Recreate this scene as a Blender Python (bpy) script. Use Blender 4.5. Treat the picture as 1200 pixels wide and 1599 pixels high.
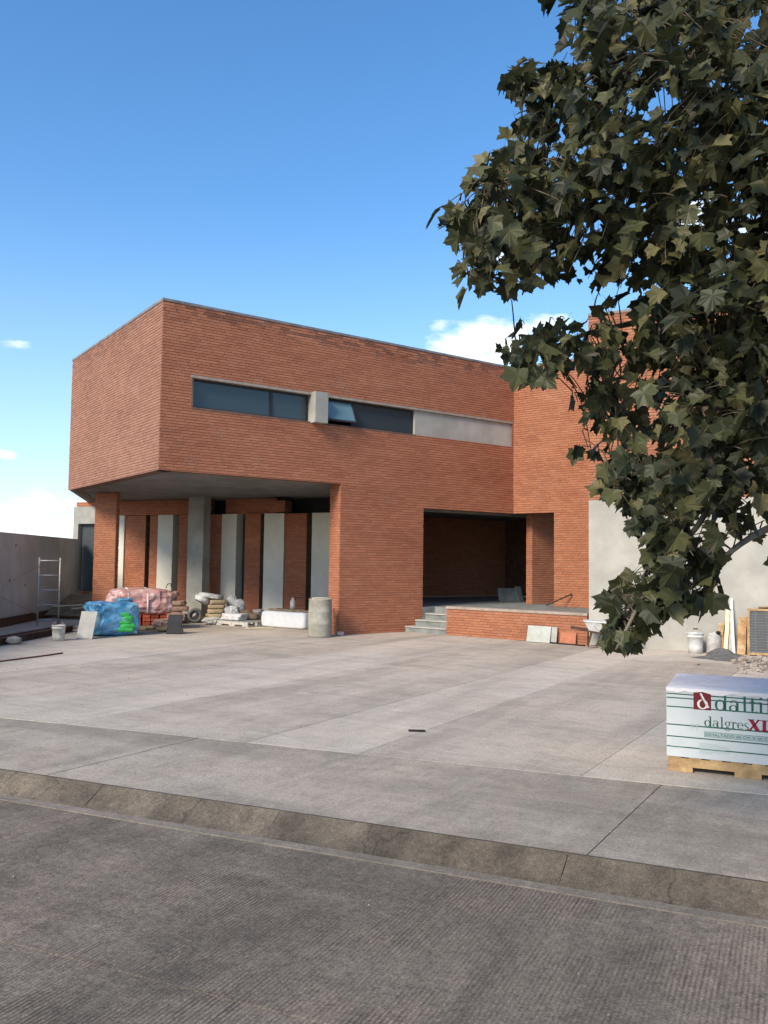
import bpy, math, random
import numpy as np
from mathutils import Vector, Matrix
random.seed(7); rng = np.random.default_rng(7)
R = math.radians
scene = bpy.context.scene
for o in list(bpy.data.objects): bpy.data.objects.remove(o)
col = scene.collection

# ------------------------------------------------------------------ camera
FPX = 1315.0; PITCH = R(3.443); ROLL = R(-0.731); EYE = Vector((0, 0, 1.7))
def cam_axes():
    cp, sp, cr, sr = math.cos(PITCH), math.sin(PITCH), math.cos(ROLL), math.sin(ROLL)
    Rp = Matrix(((1,0,0),(0,cp,-sp),(0,sp,cp))); Rr = Matrix(((cr,0,sr),(0,1,0),(-sr,0,cr)))
    return Rp @ Rr
CM = cam_axes()
cd = bpy.data.cameras.new('camera'); cam = bpy.data.objects.new('camera', cd); col.objects.link(cam)
rt, fw, up = CM.col[0], CM.col[1], CM.col[2]
cam.matrix_world = Matrix(((rt[0],up[0],-fw[0],EYE[0]),(rt[1],up[1],-fw[1],EYE[1]),(rt[2],up[2],-fw[2],EYE[2]),(0,0,0,1)))
cd.sensor_fit = 'VERTICAL'; cd.sensor_height = 36.0; cd.lens = 36.0*FPX/1599.0
cd.clip_start = 0.05; cd.clip_end = 3000
scene.camera = cam
scene.render.resolution_x = 768; scene.render.resolution_y = 1024

# ------------------------------------------------------------------ sky, sun, exposure
SUN_HEAD = R(-142); SUN_EL = R(35)
w = bpy.data.worlds.new('World'); scene.world = w; w.use_nodes = True
nt = w.node_tree; nt.nodes.clear()
def N(nt, t, **kw):
    n = nt.nodes.new(t)
    for k, v in kw.items():
        if k == 'ins':
            for i, val in v.items(): n.inputs[i].default_value = val
        else: setattr(n, k, v)
    return n
def L(nt, a, b): nt.links.new(a, b)
def mth(nt, op, a, b=None, clamp=False):
    n = nt.nodes.new('ShaderNodeMath'); n.operation = op; n.use_clamp = clamp
    for i, x in enumerate((a, b)):
        if x is None: continue
        if isinstance(x, (int, float)): n.inputs[i].default_value = x
        else: nt.links.new(x, n.inputs[i])
    return n.outputs[0]
out = N(nt, 'ShaderNodeOutputWorld'); bg = N(nt, 'ShaderNodeBackground'); bg.inputs['Strength'].default_value = 0.13
sky = N(nt, 'ShaderNodeTexSky', sky_type='NISHITA'); sky.sun_disc = False
sky.sun_elevation = SUN_EL; sky.sun_rotation = SUN_HEAD; sky.air_density = 1.0; sky.dust_density = 0.7; sky.ozone_density = 2.2
tc = N(nt, 'ShaderNodeTexCoord')
hs = N(nt, 'ShaderNodeHueSaturation', ins={'Saturation': 1.25, 'Value': 1.27}); L(nt, sky.outputs[0], hs.inputs['Color'])
sep = N(nt, 'ShaderNodeSeparateXYZ'); L(nt, tc.outputs['Generated'], sep.inputs[0])
mp = N(nt, 'ShaderNodeMapping'); mp.inputs['Scale'].default_value = (1, 1, 2.2); L(nt, tc.outputs['Generated'], mp.inputs['Vector'])
n1 = N(nt, 'ShaderNodeTexNoise', ins={'Scale': 7.0, 'Detail': 9.0, 'Roughness': 0.58}); L(nt, mp.outputs[0], n1.inputs['Vector'])
n2 = N(nt, 'ShaderNodeTexNoise', ins={'Scale': 20.0, 'Detail': 7.0, 'Roughness': 0.6}); L(nt, mp.outputs[0], n2.inputs['Vector'])
def sky_dir(px, py):
    d = CM @ Vector(((px-600)/FPX, 1, -(py-799.5)/FPX)); d.normalize(); return d
cl = None
for px, py, ax, az, k in ((756, 542, .060, .036, 1.0), (868, 510, .022, .010, .45), (697, 508, .018, .008, .4), (20, 818, .11, .026, .5), (100, 785, .08, .016, .2), (4, 535, .022, .005, .4), (0, 708, .014, .006, .5), (785, 395, .03, .012, .5), (1170, 345, .12, .03, .6)):
    d = sky_dir(px, py)
    a = mth(nt, 'POWER', mth(nt, 'ABSOLUTE', mth(nt, 'DIVIDE', mth(nt, 'SUBTRACT', sep.outputs[0], d[0]), ax)), 2.0)
    b = mth(nt, 'POWER', mth(nt, 'ABSOLUTE', mth(nt, 'DIVIDE', mth(nt, 'SUBTRACT', sep.outputs[2], d[2]), az)), 2.0)
    v = mth(nt, 'MULTIPLY', mth(nt, 'SUBTRACT', 1.0, mth(nt, 'ADD', a, b)), k)
    v = mth(nt, 'MAXIMUM', v, -1.0)
    cl = v if cl is None else mth(nt, 'MAXIMUM', cl, v)
# scattered low cloud all round the horizon
low = mth(nt, 'SUBTRACT', 0.10, mth(nt, 'MULTIPLY', mth(nt, 'ABSOLUTE', mth(nt, 'SUBTRACT', sep.outputs[2], 0.03)), 9.0))
cl = mth(nt, 'MAXIMUM', cl, mth(nt, 'ADD', low, -0.25))
nz = mth(nt, 'ADD', mth(nt, 'MULTIPLY', mth(nt, 'SUBTRACT', n1.outputs[0], 0.5), 3.4), mth(nt, 'MULTIPLY', mth(nt, 'SUBTRACT', n2.outputs[0], 0.5), 2.2))
mask = mth(nt, 'MULTIPLY', mth(nt, 'SUBTRACT', mth(nt, 'ADD', cl, nz), 0.02), 1.05, clamp=True)
# pale haze towards the horizon
hz = N(nt, 'ShaderNodeMapRange'); hz.interpolation_type = 'SMOOTHSTEP'
for i, x in ((1, 0.0), (2, 0.42), (3, 0.42), (4, 0.0)): hz.inputs[i].default_value = x
L(nt, sep.outputs[2], hz.inputs[0])
mxh = N(nt, 'ShaderNodeMix', data_type='RGBA'); mxh.inputs[7].default_value = (3.5, 4.5, 5.5, 1)
L(nt, hz.outputs[0], mxh.inputs[0]); L(nt, hs.outputs[0], mxh.inputs[6])
mxc = N(nt, 'ShaderNodeMix', data_type='RGBA')
cramp = N(nt, 'ShaderNodeValToRGB'); cramp.color_ramp.elements[0].position = .3; cramp.color_ramp.elements[0].color = (6.0, 6.5, 7.3, 1); cramp.color_ramp.elements[1].position = .7; cramp.color_ramp.elements[1].color = (8.2, 8.1, 7.9, 1)
L(nt, n2.outputs[0], cramp.inputs[0]); L(nt, cramp.outputs[0], mxc.inputs[7])
L(nt, mask, mxc.inputs[0]); L(nt, mxh.outputs[2], mxc.inputs[6])
L(nt, mxc.outputs[2], bg.inputs['Color']); L(nt, bg.outputs[0], out.inputs[0])

sd = bpy.data.lights.new('sun', 'SUN'); sd.energy = 2.95; sd.angle = R(20); sd.color = (1.0, 0.885, 0.735)
sun = bpy.data.objects.new('sun', sd); col.objects.link(sun)
sv = Vector((math.sin(SUN_HEAD)*math.cos(SUN_EL), math.cos(SUN_HEAD)*math.cos(SUN_EL), math.sin(SUN_EL)))
sun.rotation_euler = sv.to_track_quat('Z', 'Y').to_euler(); sun.location = (-20, -20, 25)
vs = scene.view_settings; vs.view_transform = 'Standard'; vs.look = 'None'; vs.gamma = 1; vs.exposure = 0.6
scene.render.engine = 'CYCLES'

# ------------------------------------------------------------------ materials
def M(name, color, rough=.85, var=.12, scale=6, bump=.0, bscale=60, tint=None, tscale=1.5, spec=.3, metal=0, grime=0.0):
    """plain procedural material: noise-varied colour, optional tint patches, fine relief."""
    m = bpy.data.materials.new(name); m.use_nodes = True; t = m.node_tree; b = t.nodes['Principled BSDF']
    tc = N(t, 'ShaderNodeTexCoord')
    n = N(t, 'ShaderNodeTexNoise', ins={'Scale': scale, 'Detail': 6, 'Roughness': .6}); L(t, tc.outputs['Object'], n.inputs['Vector'])
    r = N(t, 'ShaderNodeValToRGB')
    c0 = [max(0, x*(1-var*1.6)) for x in color]; c1 = [min(1, x*(1+var*1.6)) for x in color]
    r.color_ramp.elements[0].position = .3; r.color_ramp.elements[0].color = (*c0, 1)
    r.color_ramp.elements[1].position = .7; r.color_ramp.elements[1].color = (*c1, 1)
    L(t, n.outputs[0], r.inputs[0]); c = r.outputs[0]
    if tint:
        n2 = N(t, 'ShaderNodeTexNoise', ins={'Scale': tscale, 'Detail': 5, 'Roughness': .62}); L(t, tc.outputs['Object'], n2.inputs['Vector'])
        mr = N(t, 'ShaderNodeMapRange'); mr.inputs[1].default_value = .45; mr.inputs[2].default_value = .68; L(t, n2.outputs[0], mr.inputs[0])
        mx = N(t, 'ShaderNodeMix', data_type='RGBA'); mx.inputs[7].default_value = (*tint, 1); L(t, mr.outputs[0], mx.inputs[0]); L(t, c, mx.inputs[6]); c = mx.outputs[2]
    L(t, c, b.inputs['Base Color']); b.inputs['Roughness'].default_value = rough; b.inputs['Specular IOR Level'].default_value = spec; b.inputs['Metallic'].default_value = metal
    if bump:
        n3 = N(t, 'ShaderNodeTexNoise', ins={'Scale': bscale, 'Detail': 5}); L(t, tc.outputs['Object'], n3.inputs['Vector'])
        bp = N(t, 'ShaderNodeBump', ins={'Strength': bump, 'Distance': .01}); L(t, n3.outputs[0], bp.inputs['Height']); L(t, bp.outputs[0], b.inputs['Normal'])
    return m

def brick_mat(name, ramp, stain=.5):
    m = bpy.data.materials.new(name); m.use_nodes = True; t = m.node_tree; b = t.nodes['Principled BSDF']
    g = N(t, 'ShaderNodeNewGeometry'); oi = N(t, 'ShaderNodeObjectInfo'); tc = N(t, 'ShaderNodeTexCoord')
    v = mth(t, 'FRACT', mth(t, 'ADD', g.outputs['Random Per Island'], mth(t, 'MULTIPLY', oi.outputs['Random'], 7.31)))
    # firing batches: courses laid from the same load share a tone
    nb = N(t, 'ShaderNodeTexNoise', ins={'Scale': .55, 'Detail': 3}); mpn = N(t, 'ShaderNodeMapping'); mpn.inputs['Scale'].default_value = (1, 1, 2.6)
    L(t, g.outputs['Position'], mpn.inputs['Vector']); L(t, mpn.outputs[0], nb.inputs['Vector'])
    v2 = mth(t, 'ADD', mth(t, 'MULTIPLY', v, .34), mth(t, 'MULTIPLY', nb.outputs[0], .66), clamp=True)
    r = N(t, 'ShaderNodeValToRGB'); els = r.color_ramp.elements
    els[0].position = ramp[0][0]; els[0].color = (*ramp[0][1], 1); els[1].position = ramp[-1][0]; els[1].color = (*ramp[-1][1], 1)
    for p, c in ramp[1:-1]: e = els.new(p); e.color = (*c, 1)
    L(t, v2, r.inputs[0])
    nf = N(t, 'ShaderNodeTexNoise', ins={'Scale': 40, 'Detail': 4}); L(t, g.outputs['Position'], nf.inputs['Vector'])
    hv = N(t, 'ShaderNodeHueSaturation'); L(t, r.outputs[0], hv.inputs['Color']); L(t, mth(t, 'ADD', .8, mth(t, 'MULTIPLY', nf.outputs[0], .4)), hv.inputs['Value'])
    # soot and rain stain under the coping, blotchy, and pale salts here and there
    sp = N(t, 'ShaderNodeSeparateXYZ'); L(t, g.outputs['Position'], sp.inputs[0])
    ns = N(t, 'ShaderNodeTexNoise', ins={'Scale': 2.6, 'Detail': 10, 'Roughness': .78}); mps = N(t, 'ShaderNodeMapping'); mps.inputs['Scale'].default_value = (1, 1, 1.6); L(t, g.outputs['Position'], mps.inputs['Vector']); L(t, mps.outputs[0], ns.inputs['Vector'])
    topz = N(t, 'ShaderNodeMapRange'); topz.inputs[1].default_value = 6.55; topz.inputs[2].default_value = 7.15; topz.inputs[3].default_value = 0; topz.inputs[4].default_value = .40; L(t, sp.outputs[2], topz.inputs[0])
    st = N(t, 'ShaderNodeMapRange'); st.inputs[1].default_value = .63; st.inputs[2].default_value = .80; st.inputs[3].default_value = 0; st.inputs[4].default_value = stain
    rnd2 = mth(t, 'FRACT', mth(t, 'MULTIPLY', v, 13.7)); L(t, mth(t, 'ADD', ns.outputs[0], mth(t, 'MULTIPLY', topz.outputs[0], mth(t, 'MULTIPLY', rnd2, 1.5))), st.inputs[0])
    m1 = N(t, 'ShaderNodeMix', data_type='RGBA'); m1.inputs[7].default_value = (.075, .04, .033, 1); L(t, st.outputs[0], m1.inputs[0]); L(t, hv.outputs[0], m1.inputs[6])
    ne = N(t, 'ShaderNodeTexNoise', ins={'Scale': 2.4, 'Detail': 8, 'Roughness': .7}); L(t, g.outputs['Position'], ne.inputs['Vector'])
    ef = N(t, 'ShaderNodeMapRange'); ef.inputs[1].default_value = .55; ef.inputs[2].default_value = .8; ef.inputs[3].default_value = 0; ef.inputs[4].default_value = .32; L(t, ne.outputs[0], ef.inputs[0])
    m2 = N(t, 'ShaderNodeMix', data_type='RGBA'); m2.inputs[7].default_value = (.44, .32, .25, 1); L(t, ef.outputs[0], m2.inputs[0]); L(t, m1.outputs[2], m2.inputs[6])
    L(t, m2.outputs[2], b.inputs['Base Color']); b.inputs['Roughness'].default_value = .9; b.inputs['Specular IOR Level'].default_value = .2
    bp = N(t, 'ShaderNodeBump', ins={'Strength': .4, 'Distance': .004}); L(t, nf.outputs[0], bp.inputs['Height']); L(t, bp.outputs[0], b.inputs['Normal'])
    return m

def slab_mat(name, base, dark, warm, amt=.5, streak=R(30), groove=0, gscale=24.0, rough=.9, crack=0, grain=.34):
    """weathered cast concrete: broom or tining streaks, tyre dirt, warm dust, fine aggregate."""
    m = bpy.data.materials.new(name); m.use_nodes = True; t = m.node_tree; b = t.nodes['Principled BSDF']
    g = N(t, 'ShaderNodeNewGeometry'); P = g.outputs['Position']
    def noise(sc, det, rgh, vec): 
        n = N(t, 'ShaderNodeTexNoise', ins={'Scale': sc, 'Detail': det, 'Roughness': rgh}); L(t, vec, n.inputs['Vector']); return n.outputs[0]
    def rng_(x, a, b_, c, d):
        n = N(t, 'ShaderNodeMapRange'); 
        for i, v in enumerate((a, b_, c, d)): n.inputs[i+1].default_value = v
        L(t, x, n.inputs[0]); return n.outputs[0]
    def mix(f, a, bcol):
        n = N(t, 'ShaderNodeMix', data_type='RGBA'); L(t, f, n.inputs[0])
        if isinstance(a, tuple): n.inputs[6].default_value = (*a, 1)
        else: L(t, a, n.inputs[6])
        n.inputs[7].default_value = (*bcol, 1); return n.outputs[2]
    rot = N(t, 'ShaderNodeMapping'); rot.inputs['Rotation'].default_value = (0, 0, streak); L(t, P, rot.inputs['Vector'])
    stv = N(t, 'ShaderNodeMapping'); stv.inputs['Scale'].default_value = (1.0, .16, 1); stv.inputs['Rotation'].default_value = (0, 0, .12); L(t, rot.outputs[0], stv.inputs['Vector'])
    across = N(t, 'ShaderNodeMapping'); across.inputs['Scale'].default_value = (.30, 1.0, 1); across.inputs['Rotation'].default_value = (0, 0, .55); L(t, rot.outputs[0], across.inputs['Vector'])
    c = mix(rng_(noise(.55, 6, .6, P), .38, .66, 0, 1), base, warm)
    c = mix(rng_(noise(.9, 10, .68, stv.outputs[0]), .44, .66, 0, amt), c, dark)
    c = mix(rng_(noise(1.5, 10, .72, across.outputs[0]), .48, .68, 0, amt*.9), c, dark)
    c = mix(rng_(noise(6.0, 9, .75, P), .48, .72, 0, amt*.7), c, dark)
    c = mix(rng_(noise(2.4, 10, .74, across.outputs[0]), .52, .70, 0, .5), c, tuple(min(1, x*1.22) for x in base))
    c = mix(rng_(noise(2.2, 8, .66, P), .58, .80, 0, .55), c, tuple(min(1, x*1.25) for x in warm))
    fine = noise(130, 4, .7, P); c = mix(rng_(fine, .40, .75, 0, .55), c, tuple(x*.55 for x in dark))
    spk = noise(55, 2, .5, P); c = mix(rng_(spk, .70, .74, 0, .25), c, tuple(min(1, x*1.35) for x in base))
    h = mth(t, 'MULTIPLY', fine, .35)
    g1 = rng_(noise(34, 8, .85, P), .40, .60, -.5, .5); g2 = rng_(noise(95, 3, .7, P), .36, .64, -.5, .5)
    hv = N(t, 'ShaderNodeHueSaturation'); L(t, c, hv.inputs['Color']); L(t, mth(t, 'ADD', 1.0, mth(t, 'ADD', mth(t, 'MULTIPLY', g1, grain), mth(t, 'MULTIPLY', g2, grain*1.1))), hv.inputs['Value']); c = hv.outputs[0]
    h = mth(t, 'ADD', h, mth(t, 'MULTIPLY', g1, .5))
    # spatter and scuffs with hard edges
    c = mix(rng_(noise(3.1, 12, .82, P), .60, .625, 0, .34), c, dark)
    c = mix(rng_(noise(4.3, 12, .80, across.outputs[0]), .62, .65, 0, .38), c, tuple(min(1, x*1.3) for x in base))
    if crack:
        wn = N(t, 'ShaderNodeTexNoise', ins={'Scale': 2.0, 'Detail': 5}); L(t, P, wn.inputs['Vector'])
        vm = N(t, 'ShaderNodeVectorMath', operation='ADD'); L(t, P, vm.inputs[0]); L(t, wn.outputs['Color'], vm.inputs[1])
        vo = N(t, 'ShaderNodeTexVoronoi', feature='DISTANCE_TO_EDGE', ins={'Scale': .9}); L(t, vm.outputs[0], vo.inputs['Vector'])
        c = mix(rng_(vo.outputs['Distance'], .003, .010, crack, 0), c, tuple(x*.5 for x in dark))
    if groove:
        wv = N(t, 'ShaderNodeTexWave', wave_type='BANDS', bands_direction='X', wave_profile='SIN', ins={'Scale': gscale, 'Distortion': 1.1, 'Detail': 2, 'Detail Scale': 1.2}); L(t, rot.outputs[0], wv.inputs['Vector'])
        br = mth(t, 'MULTIPLY', rng_(noise(1.1, 8, .68, P), .38, .62, .10, 1.0), rng_(noise(26, 4, .65, stv.outputs[0]), .34, .60, .25, 1.0))
        wvm = mth(t, 'MULTIPLY', wv.outputs['Fac'], br)
        c = mix(mth(t, 'MULTIPLY', rng_(wv.outputs['Fac'], .15, .75, 1.0, 0), mth(t, 'MULTIPLY', br, groove)), c, tuple(x*.45 for x in dark))
        h = mth(t, 'ADD', h, mth(t, 'MULTIPLY', wvm, 1.1))
    L(t, c, b.inputs['Base Color']); b.inputs['Roughness'].default_value = rough; b.inputs['Specular IOR Level'].default_value = .2
    bp = N(t, 'ShaderNodeBump', ins={'Strength': .55, 'Distance': .005}); L(t, h, bp.inputs['Height']); L(t, bp.outputs[0], b.inputs['Normal'])
    return m

RAMP = [(.10, (.25, .092, .056)), (.35, (.325, .125, .073)), (.6, (.375, .150, .088)), (.9, (.43, .185, .112))]
MAT = {
 'brick': brick_mat('fired_red_brick', [(p, (r*1.16, g_*1.14, b_*1.05)) for p, (r, g_, b_) in RAMP], .55),
 'brick_orange': brick_mat('fired_orange_brick', [(p, (r*1.02, g_*1.04, b_*.94)) for p, (r, g_, b_) in RAMP], .3),
 'brick_pale': brick_mat('fired_greyer_brick', [(p, (r*.93, g_*1.10+.012, b_*1.18+.015)) for p, (r, g_, b_) in RAMP], .3),  # greyer, less saturated ramp for the side wall
 'mortar': M('brown_mortar', (.175, .102, .074), .95, .2, 8),
 'concrete': M('grey_cast_concrete', (.34, .335, .295), .9, .12, 2.5, .25, 40, (.26, .25, .22), 1.3),
 'fin': M('pale_cast_concrete', (.70, .68, .59), .9, .06, 2.0, .2, 40, (.62, .60, .52), 1.1),
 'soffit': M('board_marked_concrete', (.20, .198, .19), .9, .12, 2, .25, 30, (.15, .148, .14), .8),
 'plaster': M('pale_grey_render', (.405, .39, .34), .92, .10, 1.6, .3, 14, (.33, .315, .272), .9),
 'coping': M('grey_metal_coping', (.20, .19, .185), .6, .2, 5),
 'lintel': M('cement_lintel', (.34, .28, .225), .9, .15, 5),
 'boundary': M('raw_grey_render', (.50, .50, .485), .95, .08, 1.6, .35, 30, (.42, .415, .395), .9),
 'step': M('grey_stone_step', (.20, .215, .20), .85, .2, 4, .2, 50),
 'alu': M('black_aluminium', (.025, .028, .03), .45, .1, 10),
 'dark_door': M('dark_grey_steel', (.055, .062, .068), .55, .12, 3),
 'galv': M('galvanised_tube', (.42, .40, .36), .5, .2, 12, metal=.3),
 'rust': M('rusty_steel', (.085, .045, .03), .9, .3, 9),
 'wood': M('raw_pine', (.45, .30, .145), .85, .25, 9, .3, 40, (.27, .17, .085), 5),
 'wood_pale': M('pale_pine', (.70, .60, .40), .8, .12, 9),
 'wood_white': M('white_painted_batten', (.72, .68, .60), .8, .08, 9),
 'wood_brown': M('brown_plank', (.36, .20, .085), .8, .25, 7, tint=(.55, .42, .25), tscale=4),
 'wood_grey': M('weathered_plywood', (.22, .16, .10), .9, .25, 5, tint=(.30, .22, .13), tscale=2),
 'white_plastic': M('white_plastic', (.66, .66, .64), .5, .08, 8, tint=(.50, .48, .44), tscale=5),
 'grey_plastic': M('cement_smeared_plastic', (.42, .40, .37), .8, .15, 8),
 'dusty_white': M('dusty_white_plastic', (.50, .48, .43), .8, .18, 9),
 'sack_white': M('white_woven_sack', (.60, .59, .57), .8, .15, 9, .4, 30),
 'sack_tan': M('tan_paper_sack', (.40, .31, .19), .9, .12, 9, .4, 25),
 'sack_brown': M('brown_paper_sack', (.30, .19, .145), .9, .2, 7, .4, 25),
 'foam': M('white_polystyrene', (.74, .75, .74), .8, .05, 6, .3, 40),
 'blue_wrap': M('blue_plastic_film', (.045, .20, .37), .3, .35, 6, .8, 9, (.20, .37, .48), 4, spec=.6),
 'green_print': M('green_bag', (.05, .42, .09), .5, .25, 8),
 'pink_wrap': M('pink_plastic_film', (.48, .24, .205), .3, .2, 4, .8, 7, (.62, .47, .43), 3.5, spec=.6),
 'red_clay': M('red_clay_tile', (.42, .085, .04), .85, .25, 9),
 'terracotta': M('terracotta_tile', (.43, .165, .09), .85, .12, 9),
 'strap': M('white_strap', (.70, .62, .58), .6, .05, 5),
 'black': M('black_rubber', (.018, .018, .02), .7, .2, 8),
 'drum': M('cement_crusted_drum', (.34, .33, .27), .9, .16, 4, .5, 25, (.26, .24, .19), 3),
 'stone': M('grey_stone_slab', (.38, .37, .33), .85, .12, 5, .2, 60),
 'stone_pale': M('pale_green_stone', (.42, .44, .39), .85, .1, 5),
 'rubble': M('broken_rubble', (.30, .245, .195), .95, .3, 4, .4, 20, (.40, .36, .31), 3),
 'cement_heap': M('dark_wet_mortar', (.13, .125, .115), .95, .2, 8, .5, 30),
 'hose': M('red_brown_hose', (.16, .06, .045), .7, .15, 8),
 'carton': M('white_printed_carton', (.50, .535, .535), .55, .03, 3),
 'film': M('clear_film_top', (.70, .67, .66), .45, .08, 3, .6, 12, (.60, .57, .57), 2, spec=.3),
 'ink_green': M('dark_green_ink', (.02, .10, .07), .6, .05, 5),
 'ink_red': M('crimson_ink', (.26, .012, .035), .6, .05, 5),
 'ink_maroon': M('maroon_ink', (.14, .012, .018), .6, .05, 5),
 'ink_white': M('white_ink', (.72, .70, .66), .6, .03, 5),
 'ink_grey': M('grey_ink', (.36, .44, .43), .6, .05, 5),
 'bark': M('plane_bark', (.12, .10, .075), .9, .3, 6, .5, 20, (.22, .20, .15), 5),
 'twig': M('green_brown_twig', (.11, .085, .055), .85, .2, 12),
 'earth': M('dry_earth', (.22, .18, .14), .95, .2, .4, .3, 10),
}
# dark glass that mirrors the sky
gm = bpy.data.materials.new('dark_tinted_glass'); gm.use_nodes = True; t = gm.node_tree; b = t.nodes['Principled BSDF']
b.inputs['Base Color'].default_value = (.040, .060, .068, 1); b.inputs['Roughness'].default_value = .09; b.inputs['Specular IOR Level'].default_value = .5
ng = N(t, 'ShaderNodeTexNoise', ins={'Scale': 1.2, 'Detail': 2}); bpn = N(t, 'ShaderNodeBump', ins={'Strength': .05, 'Distance': .02}); L(t, ng.outputs[0], bpn.inputs['Height']); L(t, bpn.outputs[0], b.inputs['Normal'])
MAT['glass'] = gm
MAT['sash'] = M('sky_tinted_sash_glass', (.12, .20, .22), .12, .05, 2, spec=.6)  # sky reflection of the open sash painted into the base colour
# foliage
def leaf_mat():
    m = bpy.data.materials.new('plane_leaf'); m.use_nodes = True; t = m.node_tree; b = t.nodes['Principled BSDF']
    g = N(t, 'ShaderNodeNewGeometry'); oi = N(t, 'ShaderNodeObjectInfo')
    v = mth(t, 'FRACT', mth(t, 'ADD', g.outputs['Random Per Island'], mth(t, 'MULTIPLY', oi.outputs['Random'], 5.7)))
    r = N(t, 'ShaderNodeValToRGB'); e = r.color_ramp.elements
    e[0].position = 0; e[0].color = (.022, .026, .013, 1); e[1].position = 1; e[1].color = (.19, .17, .075, 1)
    for p, c in ((.38, (.040, .047, .019)), (.68, (.070, .074, .029)), (.88, (.115, .112, .045))): x = e.new(p); x.color = (*c, 1)
    L(t, v, r.inputs[0])
    n = N(t, 'ShaderNodeTexNoise', ins={'Scale': 14, 'Detail': 5}); L(t, g.outputs['Position'], n.inputs['Vector'])
    mr = N(t, 'ShaderNodeMapRange'); mr.inputs[1].default_value = .55; mr.inputs[2].default_value = .75; mr.inputs[4].default_value = .5; L(t, n.outputs[0], mr.inputs[0])
    mx = N(t, 'ShaderNodeMix', data_type='RGBA'); mx.inputs[7].default_value = (.085, .055, .030, 1); L(t, mr.outputs[0], mx.inputs[0]); L(t, r.outputs[0], mx.inputs[6])
    L(t, mx.outputs[2], b.inputs['Base Color']); b.inputs['Roughness'].default_value = .5; b.inputs['Specular IOR Level'].default_value = .3
    tr = N(t, 'ShaderNodeBsdfTranslucent'); L(t, mx.outputs[2], tr.inputs['Color']); ms = N(t, 'ShaderNodeMixShader', ins={0: .28})
    o = t.nodes['Material Output']; L(t, b.outputs[0], ms.inputs[1]); L(t, tr.outputs[0], ms.inputs[2]); L(t, ms.outputs[0], o.inputs['Surface'])
    return m
MAT['leaf'] = leaf_mat()
RB30 = R(30)
MAT['slab_dark'] = slab_mat('broomed_concrete_slab', (.55, .478, .388), (.28, .24, .19), (.62, .52, .41), .72, RB30)
MAT['slab_mid'] = slab_mat('worn_concrete_slab', (.575, .50, .405), (.31, .267, .21), (.635, .535, .42), .70, RB30)
MAT['slab_light'] = slab_mat('smooth_concrete_slab', (.62, .545, .45), (.34, .297, .238), (.665, .56, .442), .68, RB30)
MAT['walk'] = slab_mat('pavement_concrete', (.44, .38, .307), (.19, .163, .128), (.50, .417, .322), .8, R(-60))
MAT['kerb'] = slab_mat('stained_kerb_concrete', (.165, .138, .106), (.050, .042, .033), (.215, .176, .13), .9, R(30), crack=.5, grain=.4)
MAT['gutter'] = slab_mat('smooth_gutter_concrete', (.29, .248, .20), (.13, .112, .09), (.34, .282, .22), .7, R(-60))
MAT['road'] = slab_mat('tined_concrete_road', (.265, .220, .170), (.105, .088, .068), (.325, .252, .19), .75, R(26), groove=.75, gscale=13.5, grain=.55)
MAT['joint'] = M('joint_dirt_and_shade', (.06, .052, .043), .95, .2, 8)

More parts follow.
